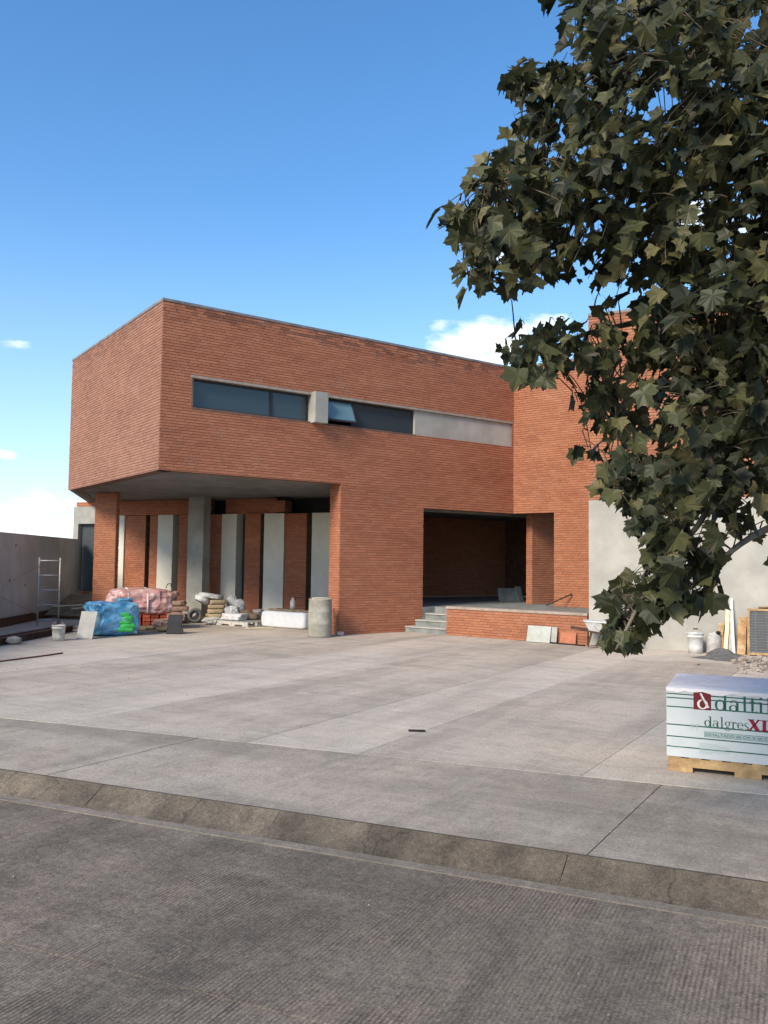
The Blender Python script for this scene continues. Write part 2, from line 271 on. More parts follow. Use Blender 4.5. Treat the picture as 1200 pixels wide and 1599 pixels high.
# ------------------------------------------------------------------ helpers
class MB:
    def __init__(s): s.v = []; s.f = []; s.sm = []
    def add(s, vs, fs, smooth=False):
        k = len(s.v); s.v += [tuple(x) for x in vs]; s.f += [tuple(i+k for i in f) for f in fs]; s.sm += [smooth]*len(fs); return s
    def box(s, c, size, rot=None, taper=1.0):
        hx, hy, hz = size[0]/2, size[1]/2, size[2]/2
        vs = [Vector((x*hx*(taper if z > 0 else 1), y*hy*(taper if z > 0 else 1), z*hz)) for z in (-1, 1) for x, y in ((-1,-1),(1,-1),(1,1),(-1,1))]
        if rot is not None: vs = [rot @ v for v in vs]
        return s.add([v+Vector(c) for v in vs], [(3,2,1,0),(4,5,6,7),(0,1,5,4),(1,2,6,5),(2,3,7,6),(3,0,4,7)])
    def prism(s, poly, z0, z1):
        n = len(poly)
        area = sum(poly[i][0]*poly[(i+1)%n][1]-poly[(i+1)%n][0]*poly[i][1] for i in range(n))
        if area < 0: poly = poly[::-1]
        return s.add([(p[0], p[1], z0) for p in poly]+[(p[0], p[1], z1) for p in poly], [tuple(range(n))[::-1], tuple(range(n, 2*n))]+[(i, (i+1)%n, (i+1)%n+n, i+n) for i in range(n)])
    def lathe(s, prof, c, n=24, rot=None, closed=True):
        vs = []; fs = []
        for r_, z in prof:
            for i in range(n):
                a = 2*math.pi*i/n; v = Vector((r_*math.cos(a), r_*math.sin(a), z))
                if rot is not None: v = rot @ v
                vs.append(v+Vector(c))
        for j in range(len(prof)-1):
            for i in range(n): fs.append((j*n+i, j*n+(i+1)%n, (j+1)*n+(i+1)%n, (j+1)*n+i))
        if closed: fs.append(tuple(range(n))[::-1]); fs.append(tuple(range((len(prof)-1)*n, len(prof)*n)))
        return s.add(vs, fs, True)
    def tube(s, pts, r0, r1=None, n=7):
        r1 = r0 if r1 is None else r1; pts = [Vector(p) for p in pts]; vs = []; fs = []
        for j, p in enumerate(pts):
            d = (pts[min(j+1, len(pts)-1)]-pts[max(j-1, 0)]).normalized()
            a = d.cross(Vector((0, 0, 1)) if abs(d.z) < .9 else Vector((1, 0, 0))).normalized(); bb = d.cross(a)
            rr = r0+(r1-r0)*j/max(1, len(pts)-1)
            for i in range(n): th = 2*math.pi*i/n; vs.append(p+a*rr*math.cos(th)+bb*rr*math.sin(th))
        for j in range(len(pts)-1):
            for i in range(n): fs.append((j*n+i, (j+1)*n+i, (j+1)*n+(i+1)%n, j*n+(i+1)%n))
        fs.append(tuple(range(n))); fs.append(tuple(range((len(pts)-1)*n, len(pts)*n))[::-1])
        return s.add(vs, fs, True)
    def pillow(s, c, size, rot=None, e=.45, noise=.06, nu=28, nv=16, seed=0, crease=0):
        """rounded lumpy block (super-ellipsoid with folds): sacks, wrapped loads, stones."""
        rg = random.Random(seed); ph = [rg.uniform(0, 6.3) for _ in range(9)]; fr = [rg.uniform(1.5, 5) for _ in range(9)]
        cr = [(rg.uniform(-1, 1), rg.uniform(-1, 1), rg.uniform(-.6, .6), rg.uniform(1.2, 5), rg.random()) for _ in range(9)]
        sp = lambda x, p: math.copysign(abs(x)**p, x)
        vs = []; fs = []
        for j in range(nv+1):
            la = -math.pi/2+math.pi*j/nv
            for i in range(nu):
                lo = 2*math.pi*i/nu
                x = sp(math.cos(la), e)*sp(math.cos(lo), e); y = sp(math.cos(la), e)*sp(math.sin(lo), e); z = sp(math.sin(la), e)
                k = 1+noise*(math.sin(fr[0]*x*2+ph[0]+fr[1]*y)+math.sin(fr[2]*y*2+ph[1]+fr[3]*z)+math.sin(fr[4]*z*2+ph[2]+fr[5]*x*1.5)+.6*math.sin(fr[6]*4*x+fr[7]*3*y+ph[3]))/2
                if crease:
                    for (cx_, cy_, cz_, cf, cp) in cr: q_ = (cx_*x+cy_*y+cz_*z)*cf+cp; k += crease*(abs(q_-math.floor(q_)-.5)-.25)
                v = Vector((x*size[0]/2*k, y*size[1]/2*k, z*size[2]/2*(1+(k-1)*.7)))
                if rot is not None: v = rot @ v
                vs.append(v+Vector(c))
        for j in range(nv):
            for i in range(nu): fs.append((j*nu+i, j*nu+(i+1)%nu, (j+1)*nu+(i+1)%nu, (j+1)*nu+i))
        return s.add(vs, fs, True)
    def flat(s): s.sm = [False]*len(s.sm); return s
    def build(s, name, mat, parent=None, **tags):
        me = bpy.data.meshes.new(name); me.from_pydata(s.v, [], s.f); me.materials.append(MAT[mat] if isinstance(mat, str) else mat)
        me.polygons.foreach_set('use_smooth', s.sm); me.update()
        if any(s.sm) and not all(s.sm): pass
        o = bpy.data.objects.new(name, me); col.objects.link(o)
        if parent: 
            o.parent = parent; o.matrix_parent_inverse = Matrix.Translation(parent_loc(parent)).inverted()
        for k, v in tags.items(): o[k] = v
        return o
def parent_loc(p):
    l = Vector((0, 0, 0))
    while p: l += p.location; p = p.parent if p.parent and False else None
    return l
def thing(name, label, cat, loc=(0, 0, 0), group=None):
    o = bpy.data.objects.new(name, None); col.objects.link(o); o.location = loc; o.empty_display_size = .2
    o['label'] = label; o['category'] = cat
    if group: o['group'] = group
    return o
def tag(o, label, cat, group=None):
    o['label'] = label; o['category'] = cat
    if group: o['group'] = group
    return o
def RZ(deg): return Matrix.Rotation(R(deg), 3, 'Z')
def RX(deg): return Matrix.Rotation(R(deg), 3, 'X')
def RY(deg): return Matrix.Rotation(R(deg), 3, 'Y')
def hd(a): return Vector((math.sin(R(a)), math.cos(R(a)), 0))   # heading, degrees clockwise from straight ahead
def V2(p, z=0): return Vector((p[0], p[1], z))
def nrm(d): return Vector((d.y, -d.x, 0))                       # outward side of a wall that runs left to right

# ------------------------------------------------------------------ brick walls as real bricks
CH, BL, JT, JV, PROUD = .0605, .232, .012, .007, .008
def clipped_bricks(rects, seed=0):
    """running-bond bricks (s0,s1,z0,z1) inside each wall rectangle."""
    res = []
    for (s0, s1, z0, z1) in rects:
        k = int(z0//CH)
        while k*CH < z1-.004:
            a0, a1 = max(z0, k*CH+JT*.5), min(z1, (k+1)*CH-JT*.5)
            if a1-a0 > .012:
                off = (k % 2)*BL*.5 + ((k*37) % 11)*.009
                i = math.floor((s0-off)/BL)
                while i*BL+off < s1:
                    b0, b1 = max(s0, i*BL+off+JV*.5), min(s1, (i+1)*BL+off-JV*.5)
                    if b1-b0 > .015: res.append((b0, b1, a0, a1))
                    i += 1
            k += 1
    return res
def facing(parent, rects, org, d, mat, singles=None, off=0.0):
    """brick facing of a wall: `singles` picks the bricks that become objects of their own (at most 300)."""
    n = nrm(d); br = clipped_bricks(rects); one = []; rest = []
    for q in br:
        full = (q[1]-q[0]) > BL-JV-.001 and (q[3]-q[2]) > CH-JT-.001
        (one if singles and full and singles(q) and len(one) < 300 else rest).append(q)
    if rest:
        q = np.array(rest); m = len(q); pr = PROUD+off+rng.uniform(-.0025, .0025, m)
        o = np.array(org[:2]); dv = np.array(d[:2]); nv = np.array(n[:2])
        vs = np.zeros((m, 8, 3)); 
        for k, (si, zi, dp) in enumerate(((0,2,0),(1,2,0),(1,3,0),(0,3,0),(0,2,1),(1,2,1),(1,3,1),(0,3,1))):
            dep = pr if dp else np.full(m, off-.004)
            vs[:, k, :2] = o + q[:, si:si+1]*dv + dep[:, None]*nv; vs[:, k, 2] = q[:, zi]
        base = (np.arange(m)*8)[:, None, None]; fq = np.array([(4,5,6,7),(0,1,5,4),(1,2,6,5),(2,3,7,6),(3,0,4,7)])[None]
        me = bpy.data.meshes.new('brick_facing'); me.from_pydata(vs.reshape(-1, 3).tolist(), [], (base+fq).reshape(-1, 4).tolist()); me.materials.append(MAT[mat]); me.update()
        ob = bpy.data.objects.new('brick_facing', me); col.objects.link(ob); ob.parent = parent; ob.matrix_parent_inverse = parent.matrix_basis.inverted() if False else Matrix()
        ob['kind'] = 'stuff'
    if one:
        me = bpy.data.meshes.new('brick'); hl, hz = (BL-JV)/2, (CH-JT)/2
        me.from_pydata([(x*hl, y, z*hz) for y in (.004, -PROUD) for x, z in ((-1,-1),(1,-1),(1,1),(-1,1))], [], [(4,5,6,7),(0,1,5,4),(1,2,6,5),(2,3,7,6),(3,0,4,7),(0,3,2,1)]); me.materials.append(MAT[mat]); me.update()
        ang = math.atan2(d.y, d.x)
        for q in one:
            ob = bpy.data.objects.new('brick', me); col.objects.link(ob); ob.parent = parent
            p = Vector(org)+d*((q[0]+q[1])/2)+n*(off+random.uniform(-.002, .002)); ob.location = (p.x, p.y, (q[2]+q[3])/2); ob.rotation_euler = (0, 0, ang)
def wall(name, parent, org, d, rects, mat, thick=.25, singles=None, label=None, core='mortar', bricks=True):
    mb = MB(); inn = -nrm(d)
    for (s0, s1, z0, z1) in rects:
        a, b_ = s0+.004, s1-.004
        P = [Vector(org)+d*a, Vector(org)+d*b_, Vector(org)+d*b_+inn*thick, Vector(org)+d*a+inn*thick]
        mb.prism([(p.x, p.y) for p in P], z0+.002, z1-.002)
    o = mb.build(name, core, None); o.parent = parent
    if label: o['label'] = label
    if bricks: facing(o, rects, org, d, mat, singles)
    return o
def beam(parent, name, mat, org, d, s0, s1, z0, z1, o0, o1):
    """straight block along a wall: o0..o1 measured outwards from the wall plane."""
    n = nrm(d); P = [Vector(org)+d*s0+n*o1, Vector(org)+d*s1+n*o1, Vector(org)+d*s1+n*o0, Vector(org)+d*s0+n*o0]
    o = MB().prism([(p.x, p.y) for p in P], z0, z1).build(name, mat); o.parent = parent; return o

# ------------------------------------------------------------------ plan of the place (metres; camera stands at 0,0)
u, v, wd, rd = hd(54.66), hd(-35.34), -hd(-52.2), hd(115.6)
q_in = hd(37.8)
A = V2((-4.65, 17.26)); F0s, OPs, ICs = 4.44, 6.92, 10.06
Lc = A+v*6.8; IC = A+u*ICs; RBk = V2((4.39, 18.01)); PL = V2((1.53, 20.2)); SOF, ROOF, LIN = 3.55, 7.10, 3.09

# ------------------------------------------------------------------ ground
def struct(o): o['kind'] = 'structure'; return o
struct(MB().add([(-900, -900, -.22), (900, -900, -.22), (900, 900, -.22), (-900, 900, -.22)], [(0, 1, 2, 3)]).build('ground', 'earth'))
gr, gp_ = hd(111), hd(31)          # pavement grid: along the street, and away from it
O = V2((1.62, 6.92)); kd = hd(113.4); K0 = V2((.03, 5.56))
def line_x(p, d, q, e):            # p + t d meets q + s e
    den = d.x*e.y-d.y*e.x; t = ((q.x-p.x)*e.y-(q.y-p.y)*e.x)/den; return p+d*t
def shrink(poly, g=.003):
    c = sum(poly, Vector((0, 0, 0)))/len(poly); out_ = []
    for i, p in enumerate(poly):
        a = (poly[i-1]-p).normalized(); b_ = (poly[(i+1) % len(poly)]-p).normalized(); out_.append(p+(a+b_)*g)
    return out_
def slab_piece(poly, z0, z1, mat, parent, name='slab', dz=0, bev=.0015):
    P = shrink(poly); Q = shrink(poly, .003+bev); mb = MB(); n = len(P)
    ar = sum(P[i].x*P[(i+1) % n].y-P[(i+1) % n].x*P[i].y for i in range(n))
    if ar < 0: P = P[::-1]; Q = Q[::-1]
    mb.add([(p.x, p.y, z0) for p in P]+[(p.x, p.y, z1-bev*.7) for p in P]+[(p.x, p.y, z1) for p in Q], [tuple(range(2*n, 3*n))]+[(i, (i+1) % n, (i+1) % n+n, i+n) for i in range(n)]+[(i+n, (i+1) % n+n, (i+1) % n+2*n, i+2*n) for i in range(n)])
    o = mb.build(name, mat); o.parent = parent; return o
bed = lambda name, poly, z, mat: struct(MB().prism([(p.x, p.y) for p in poly], -.21, z).build(name, mat))
lanes = [-30, -20.5, -16, -11.6, -9.3, -7.1, -5.25, -3.1, -1.95, 0, 2.4, 4.9, 9.5, 16]
fin = ['slab_mid', 'slab_light', 'slab_mid', 'slab_light', 'slab_dark', 'slab_light', 'slab_dark', 'slab_light', 'slab_dark', 'slab_light', 'slab_light', 'slab_mid', 'slab_light']
cross = [0, 5.2, 9.2, 13.6, 18.5, 24.5]
plaza = bed('plaza', [O+gr*-31, O+gr*18, O+gr*18+gp_*26, O+gr*-31+gp_*26], -.0065, 'joint')
for i in range(len(lanes)-1):
    for j in range(len(cross)-1):
        f_ = fin[i] if (j < 3 or fin[i] != 'slab_dark') else 'slab_mid'
        if j >= 2 and i > 7: f_ = 'slab_light'
        slab_piece([O+gr*lanes[i]+gp_*cross[j], O+gr*lanes[i+1]+gp_*cross[j], O+gr*lanes[i+1]+gp_*cross[j+1], O+gr*lanes[i]+gp_*cross[j+1]], -.034, rng.uniform(-.0015, .0015), f_, plaza)
walkj = [-30, -16, -9.5, -5.4, -3.6, -1.85, .62, 4.0, 9, 16]
def on_kerb(a, offs=0): return line_x(O+gr*a, gp_, K0+hd(23.4)*offs, kd)
pave = bed('pavement', [O+gr*-31-gp_*.002, O+gr*17-gp_*.002, on_kerb(17, .004), on_kerb(-31, .004)], -.007, 'joint')
for i in range(len(walkj)-1):
    a, b_ = walkj[i], walkj[i+1]
    slab_piece([O+gr*a-gp_*.004, O+gr*b_-gp_*.004, on_kerb(b_, .006), on_kerb(a, .006)], -.035, -.001+rng.uniform(-.002, .001), 'walk', pave)
kerb = bed('kerb', [on_kerb(-31, 0), on_kerb(17, 0), on_kerb(17, -.17), on_kerb(-31, -.17)], -.17, 'kerb')
kj = [-30, -20, -13, -9.2, -6.4, -5.1, -3.0, -1.45, .52, 1.75, 4.2, 8, 16]
for i in range(len(kj)-1):
    mb = MB(); a, b_ = kj[i], kj[i+1]; seg = max(2, int((b_-a)/.35)); prof = ((-.006, -.16), (-.006, .001), (-.016, -.008), (-.075, -.054), (-.150, -.106), (-.185, -.128), (-.19, -.16))
    vs = []; fs = []; m_ = len(prof)
    for k in range(seg+1):
        t_ = a+.002+(b_-a-.004)*k/seg
        for o_, z_ in prof: p = on_kerb(t_, o_+(random.uniform(-.006, .006) if -.15 < z_ < -.01 else 0)); vs.append((p.x, p.y, z_+(random.uniform(-.004, .004) if -.12 < z_ < -.01 else 0)))
    for k in range(seg):
        for j in range(m_-1): fs.append((k*m_+j, k*m_+j+1, (k+1)*m_+j+1, (k+1)*m_+j))
    fs += [tuple(range(m_))[::-1], tuple(range(seg*m_, seg*m_+m_))]
    mb.add(vs, [f[::-1] for f in fs]); o = mb.build('kerb_stone', 'kerb'); o.parent = kerb
struct(MB().prism([(p.x, p.y) for p in (on_kerb(-31, .009), on_kerb(17, .009), on_kerb(17, -.006), on_kerb(-31, -.006))], -.03, .0022).build('kerb_gap_shade', 'joint'))  # dark strip laid over the kerb gap in place of its shadow line
gut = struct(MB().prism([(p.x, p.y) for p in (on_kerb(-31, -.187), on_kerb(17, -.187), on_kerb(17, -.28), on_kerb(-31, -.28))], -.2, -.129).build('gutter', 'gutter'))
# road slabs
road = bed('road', [on_kerb(-31, -.281), on_kerb(17, -.281), on_kerb(17, -14), on_kerb(-31, -14)], -.138, 'joint')
tj = [-24, -15, -9.6, -3.75, 2.9, 9, 15]; lj = [-.285, -2.02, -5.6, -9.2, -13.5]
for i in range(len(tj)-1):
    for j in range(len(lj)-1):
        slab_piece([on_kerb(tj[i], lj[j]), on_kerb(tj[i+1], lj[j]), on_kerb(tj[i+1], lj[j+1]), on_kerb(tj[i], lj[j+1])], -.168, -.133, 'road', road)

# ------------------------------------------------------------------ the brick building
B = thing('brick_building', 'two-storey red brick building with an overhanging upper floor and dark entrance', 'building')
# front wall: pier, lintel, band under the window, ends of the window, band above
WL, WR, W0, W1 = .67, 9.98, 4.925, 5.57
front = wall('front_wall', B, A, u, [(F0s, OPs, 0, LIN), (F0s, ICs, LIN, SOF), (0, ICs, SOF, W0), (0, WL, W0, W1), (WR, ICs, W0, W1), (0, ICs, W1, ROOF)], 'brick', .30, singles=lambda q: q[0] > F0s+.05 and q[1] < OPs-.1 and q[2] > .25 and q[3] < 2.4)
left = wall('side_wall', B, Lc, -v, [(0, 6.8, SOF, ROOF)], 'brick_pale', .30, singles=lambda q: q[0] > 4.6 and 3.6 < q[2] < 5.6)
wing = wall('entrance_wing_wall', B, IC, wd, [(1.22, 3.35, .3, LIN), (0, 3.35, LIN, ROOF)], 'brick_orange', .28, singles=lambda q: q[0] > 1.3 and q[2] > .7 and q[3] < 3.0)
rblock = wall('street_wing_wall', B, RBk, rd, [(0, 9, LIN+.01, ROOF)], 'brick_orange', .3, singles=lambda q: q[0] < 1.9 and q[2] > 3.2 and q[3] < 5.6)
beam(B, 'rendered_wall', 'plaster', RBk, rd, 0, 9, -.05, LIN, -.3, .012)['label'] = 'pale grey rendered wall below the brick'
RB2 = RBk+hd(25.6)*4.4
wall('street_wing_side', B, RB2, -hd(25.6), [(0, 4.4-.01, 0, ROOF)], 'brick_orange', .28)
# reveal of the front pier towards the porch
wall('porch_reveal', B, A+u*F0s+v*.46, -v, [(0, .46-.006, 0, SOF)], 'brick', .2)
wall('pier_back', B, A+u*(F0s+2.2)+v*.47, -u, [(0, 2.2, 0, SOF)], 'brick', .1, bricks=False)
# copings
for nm, o_, d_, s0, s1, dz in (('coping', A, u, -.015, ICs, 0), ('coping', Lc, -v, 0, 6.8-.3, .002), ('coping', IC, wd, .02, 3.3, .004), ('coping', RBk, rd, -.015, 9, 0)):
    beam(B, nm, 'coping', o_, d_, s0, s1, ROOF, ROOF+.055+dz, -.31, .016)
# slabs: soffit of the overhang, roofs, entrance ceiling
def plate(name, mat, pts, z0, z1): 
    o = MB().prism([(p.x, p.y) for p in pts], z0, z1).build(name, mat); o.parent = B; return o
Mb = V2((-9.9, 28.2))
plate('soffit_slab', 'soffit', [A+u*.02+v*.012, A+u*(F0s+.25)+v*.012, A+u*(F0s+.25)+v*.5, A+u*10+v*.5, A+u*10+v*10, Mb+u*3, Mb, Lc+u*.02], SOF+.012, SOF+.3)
plate('roof_slab', 'concrete', [A+u*.3+v*.3, A+u*10+v*.3, A+u*13+v*9, Mb+u*2, Mb, Lc+u*.3], ROOF-.4, ROOF-.2)
plate('wing_roof_slab', 'concrete', [IC+v*.35-wd*.1+u*.1, IC+wd*3.3+q_in*.4, RB2+u*.2, RBk+hd(25.6)*.35+rd*.3, RBk+hd(25.6)*.35+rd*9, RBk+hd(25.6)*9+rd*9, A+u*14+v*6], ROOF-.45, ROOF-.25)
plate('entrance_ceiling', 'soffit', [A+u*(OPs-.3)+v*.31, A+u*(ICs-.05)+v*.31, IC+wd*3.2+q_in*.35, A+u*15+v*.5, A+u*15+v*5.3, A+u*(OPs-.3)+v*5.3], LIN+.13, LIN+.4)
# walls of the entrance hall
wall('hall_back_wall', B, A+u*(OPs-.6)+v*5.0, u, [(0, 8.5, .6, 3.25)], 'brick', .25)
wall('hall_side_wall', B, A+u*(OPs-.02)+v*.31, v, [(0, 4.9, .6, 3.25)], 'brick', .2, bricks=False)
wall('hall_end_wall', B, A+u*14.5+v*5.0, -v, [(0, 5.2, .6, 3.25)], 'brick', .2, bricks=False)
Kp = V2((4.125, 23.4))
wall('hall_pier', B, Kp, u, [(0, 2.2, .6, 3.2)], 'brick', .22)
wall('hall_pier_end', B, Kp+v*.22, -v, [(0, .22, .6, 3.2)], 'brick_orange', .04)
beam(B, 'hall_beam', 'concrete', A+v*1.2, u, OPs, 14, LIN+.02, LIN+.12, -.2, 0)
# upper back and hidden sides, so that the volume closes
wall('upper_back_wall', B, A+u*10+v*9.5, -u, [(0, 8.5, SOF, ROOF)], 'brick', .2, bricks=False)
wall('hidden_side_wall', B, Mb+V2((.1, .3)), (Lc-Mb).normalized(), [(0, (Lc-Mb).length-.1, SOF, ROOF)], 'brick', .2, bricks=False)

# long window band
def wbox(name, mat, s0, s1, z0, z1, o0, o1, parent=None): 
    o = beam(B, name, mat, A, u, s0, s1, z0, z1, o0, o1)
    if parent: o.parent = parent
    return o
wbox('window_lintel', 'lintel', WL-.02, WR+.03, W1-.005, W1+.05, -.2, .022)
wbox('window_sill', 'mortar', WL-.01, 6.64, W0-.03, W0+.012, -.2, .014)
wbox('window_jamb', 'mortar', WL-.006, WL+.03, W0+.012, W1-.006, -.2, .010)
wbox('cement_panel', 'plaster', 6.64, WR, W0+.002, W1-.006, -.2, -.03)['label'] = 'cement panel closing the right end of the window band'
wbox('cement_box', 'concrete', 3.58, 3.92, W0-.02, W1+.05, -.2, .22)['label'] = 'cement box jutting out between the two windows'
def window(s0, s1, mull, skip_pane=None):
    wdw = wbox('window', 'alu', s0, s1, W0+.012, W0+.05, -.16, -.10)
    wbox('frame', 'alu', s0, s1, W1-.05, W1-.006, -.16, -.10, wdw); wbox('frame', 'alu', s0, s0+.035, W0+.05, W1-.05, -.16, -.10, wdw); wbox('frame', 'alu', s1-.035, s1, W0+.05, W1-.05, -.16, -.10, wdw)
    wbox('mullion', 'alu', mull-.035, mull+.035, W0+.05, W1-.05, -.16, -.10, wdw)
    for k, (a, b_) in enumerate(((s0+.035, mull-.035), (mull+.035, s1-.035))):
        if skip_pane != k: wbox('pane', 'glass', a, b_, W0+.05, W1-.05, -.135, -.125, wdw)
    return wdw
window(WL+.03, 3.555, 2.61); w2 = window(3.935, 6.635, 4.80, 0)
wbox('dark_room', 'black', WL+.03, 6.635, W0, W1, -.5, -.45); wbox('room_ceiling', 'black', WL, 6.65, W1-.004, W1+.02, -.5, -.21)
# open top-hung sash
n_ = nrm(u); hinge = A+u*4.37-n_*.10+Vector((0, 0, W1-.055)); ang = math.atan2(u.y, u.x)
Rs = Matrix.Rotation(ang, 3, 'Z') @ RX(-24)
o = MB().box(hinge+Rs @ Vector((0, -.012, -.28)), (.74, .008, .50), Rs).build('sash_pane', 'sash'); o.parent = w2
mb = MB()
for c_, s_ in (((0, -.012, -.015), (.82, .035, .03)), ((0, -.012, -.545), (.82, .035, .04)), ((-.39, -.012, -.28), (.035, .035, .5)), ((.39, -.012, -.28), (.035, .035, .5))): mb.box(hinge+Rs @ Vector(c_), s_, Rs)
o = mb.build('sash_frame', 'alu'); o.parent = w2; o['label'] = 'top-hung sash standing open'

# porch: fins, piers, column, lintel
FP, fd = V2((-3.26, 24.5)), hd(114)
fin_in = -nrm(fd)
beam_ = lambda nm, mat, s0, s1, z0, z1, o0, o1: beam(B, nm, mat, FP, fd, s0, s1, z0, z1, o0, o1)
for s0, s1 in ((-5.79, -5.45), (-4.12, -3.55), (-1.74, -1.22), (-.26, .41), (1.33, 2.4)): beam_('concrete_fin', 'fin', s0, s1, 0, LIN, -.38, 0)
for s0, s1 in ((-5.44, -4.64), (-4.47, -4.13), (-3.36, -2.6), (-2.5, -1.75), (-.95, -.42), (.42, 1.13)):
    wall('brick_pier', B, FP+fin_in*.06, fd, [(s0, s1, 0, LIN)], 'brick', .3)
for s0, s1 in ((-4.64, -4.47), (-3.55, -3.36), (-1.22, -.95), (-.42, -.26), (1.13, 1.33)):
    beam_('slit_window', 'glass', s0+.004, s1-.004, 0, LIN, -.36, -.34)
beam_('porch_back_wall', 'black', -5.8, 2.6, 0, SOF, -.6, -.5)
wall('porch_lintel', B, FP, fd, [(-5.85, -2.3, LIN+.006, SOF)], 'brick', .4)
wall('porch_lintel', B, FP+fin_in*.2, fd, [(-1.75, .05, LIN+.006, SOF)], 'brick', .2)
wall('lintel_lit_patch', B, FP-fin_in*.25, fd, [(.06, .58, LIN+.03, SOF-.1)], 'brick_orange', .4)  # brick block added to stand for a lit patch on the lintel
beam(B, 'concrete_column', 'concrete', FP-fin_in*.85, fd, -2.335, -1.79, 0, SOF+.01, -.34, 0)
PP = V2((-8.088, 23.549)); 
wall('corner_pier', B, PP, fd, [(0, .752, 0, SOF)], 'brick_orange', .13, singles=lambda q: True)
wall('corner_pier_side', B, PP+fd*.756, -nrm(fd), [(0, .13, 0, SOF)], 'brick', .03)
# door wall at the far left of the porch
wall('door_plinth', B, FP, fd, [(-7.5, -5.8, 0, .66)], 'brick', .3)
beam_('door_beam', 'concrete', -7.56, -5.86, 2.84, 3.40, -.3, .0); beam_('door_jamb', 'concrete', -7.56, -7.36, .66, 2.838, -.3, -.002)
wall('door_head_wall', B, FP+fin_in*.05, fd, [(-7.5, -5.9, 3.41, SOF)], 'brick', .2)
d_ = beam_('door', 'dark_door', -7.355, -5.9, .665, 2.835, -.22, -.16); 
pe0, pe1 = FP+fd*2.62, A+u*(F0s+.3)+v*.5
wall('porch_end_wall', B, pe0, (pe1-pe0).normalized(), [(0, (pe1-pe0).length-.02, 0, SOF)], 'brick', .15, bricks=False)

# terrace, steps
def fwx(off): return line_x(PL+q_in*off, -wd, A, u)
steps = thing('entrance_steps', 'grey stone steps climbing beside the brick pier to the dark entrance', 'steps', PL)
for k in range(3):
    a, b_ = fwx(.3*k), PL+q_in*(.3*k)-wd*.008; c_, e_ = PL+q_in*(.3*k+.33)-wd*.008, fwx(.3*k+.33)
    o = MB().prism([(p.x, p.y) for p in (a+n_*.012, b_, c_, e_+n_*.012)], -.01, .15*(k+1)-.03).build('riser', 'step', steps)
    o = MB().prism([(p.x, p.y) for p in (a+n_*.012-q_in*.025, b_-q_in*.025, c_, e_+n_*.012)], .15*(k+1)-.03, .15*(k+1)).build('tread', 'stone', o if False else steps)
tp = [fwx(.9)+n_*.012, PL+q_in*.9-wd*.008, PL+q_in*.21-wd*.008, RBk+q_in*.21-wd*.02, RB2+q_in*.1, A+u*14.4+v*.5, A+u*14.4+v*5, A+u*(OPs-.0)+v*5, A+u*(OPs+.01)+v*.0+n_*.012]
struct(MB().prism([(p.x, p.y) for p in tp], -.02, .60).build('terrace', 'step'))
# planter wall along the terrace
plen = (V2((4.38, 17.99))-PL).length
pw = thing('terrace_wall', 'low brick terrace wall with a cement coping right of the steps', 'wall', (0, 0, 0))
wall('wall_core', pw, PL, wd, [(0, plen-.03, 0, .625)], 'brick_orange', .19, singles=lambda q: True)
wall('wall_end', pw, PL+q_in*.19, -q_in, [(0, .186, 0, .625)], 'brick_orange', .03)
beam(pw, 'coping', 'lintel', PL, wd, -.02, plen-.03, .625, .68, -.2, .02)

# ------------------------------------------------------------------ boundary wall at left
bw = thing('boundary_wall', 'long unpainted grey rendered boundary wall at the left edge', 'wall', (0, 0, 0))
bd = (V2((-9.78, 26.2))-V2((-9.30, 20.2))).normalized(); bo = V2((-9.34, 20.68))
P = [bo+bd*-14, bo+bd*6.7, bo+bd*6.7+V2((-.2, 0)), bo+bd*-14+V2((-.2, 0))]
o = MB().prism([(p.x, p.y) for p in P], -.1, 2.33).build('wall_face', 'boundary'); o.parent = bw
for s_, z_ in ((.9, 2.02), (.55, 1.13), (.8+.9, .98)):
    p = bo+bd*s_; mb = MB(); mb.lathe([(.022, -.01), (.035, 0), (.02, .008)], (p.x+.002, p.y, z_), 10, RY(90)); o = mb.build('tie_hole', 'black'); o.parent = bw
o = MB().prism([(p.x, p.y) for p in (bo+bd*-14+V2((.008, 0)), bo+bd*6.6+V2((.008, 0)), bo+bd*6.6+V2((.05, 0)), bo+bd*-14+V2((.05, 0)))], 0.001, .22).build('damp_course', 'rust'); o.parent = bw

# ------------------------------------------------------------------ things on the site
exec_marker = 0
def pallet(root, c, yaw, L_=1.1, W_=1.0, h=.12, mat='wood', n=7):
    """stringers and deck boards, each a board of its own. c = centre on the ground"""
    r_ = RZ(yaw); c = Vector(c)
    for y in (-1, 0, 1):
        mb = MB(); zc = .022; hh = h-.022
        # notched stringer: three feet under a rail
        y0 = y*(W_/2-.025)
        mb.box(c+r_ @ Vector((0, y0, zc+hh*.56)), (L_, .045, hh*.70), r_)
        for x in (-1, 0, 1): mb.box(c+r_ @ Vector((x*(L_/2-.09), y0, .002+hh*.20)), (.20, .0445, hh*.40), r_)
        mb.build('stringer', mat, root)
    for i in range(n):
        x = -L_/2+.05+(L_-.1)*i/(n-1); MB().box(c+r_ @ Vector((x, 0, h-.009)), (.095, W_, .018), r_).build('deck_board', mat, root)

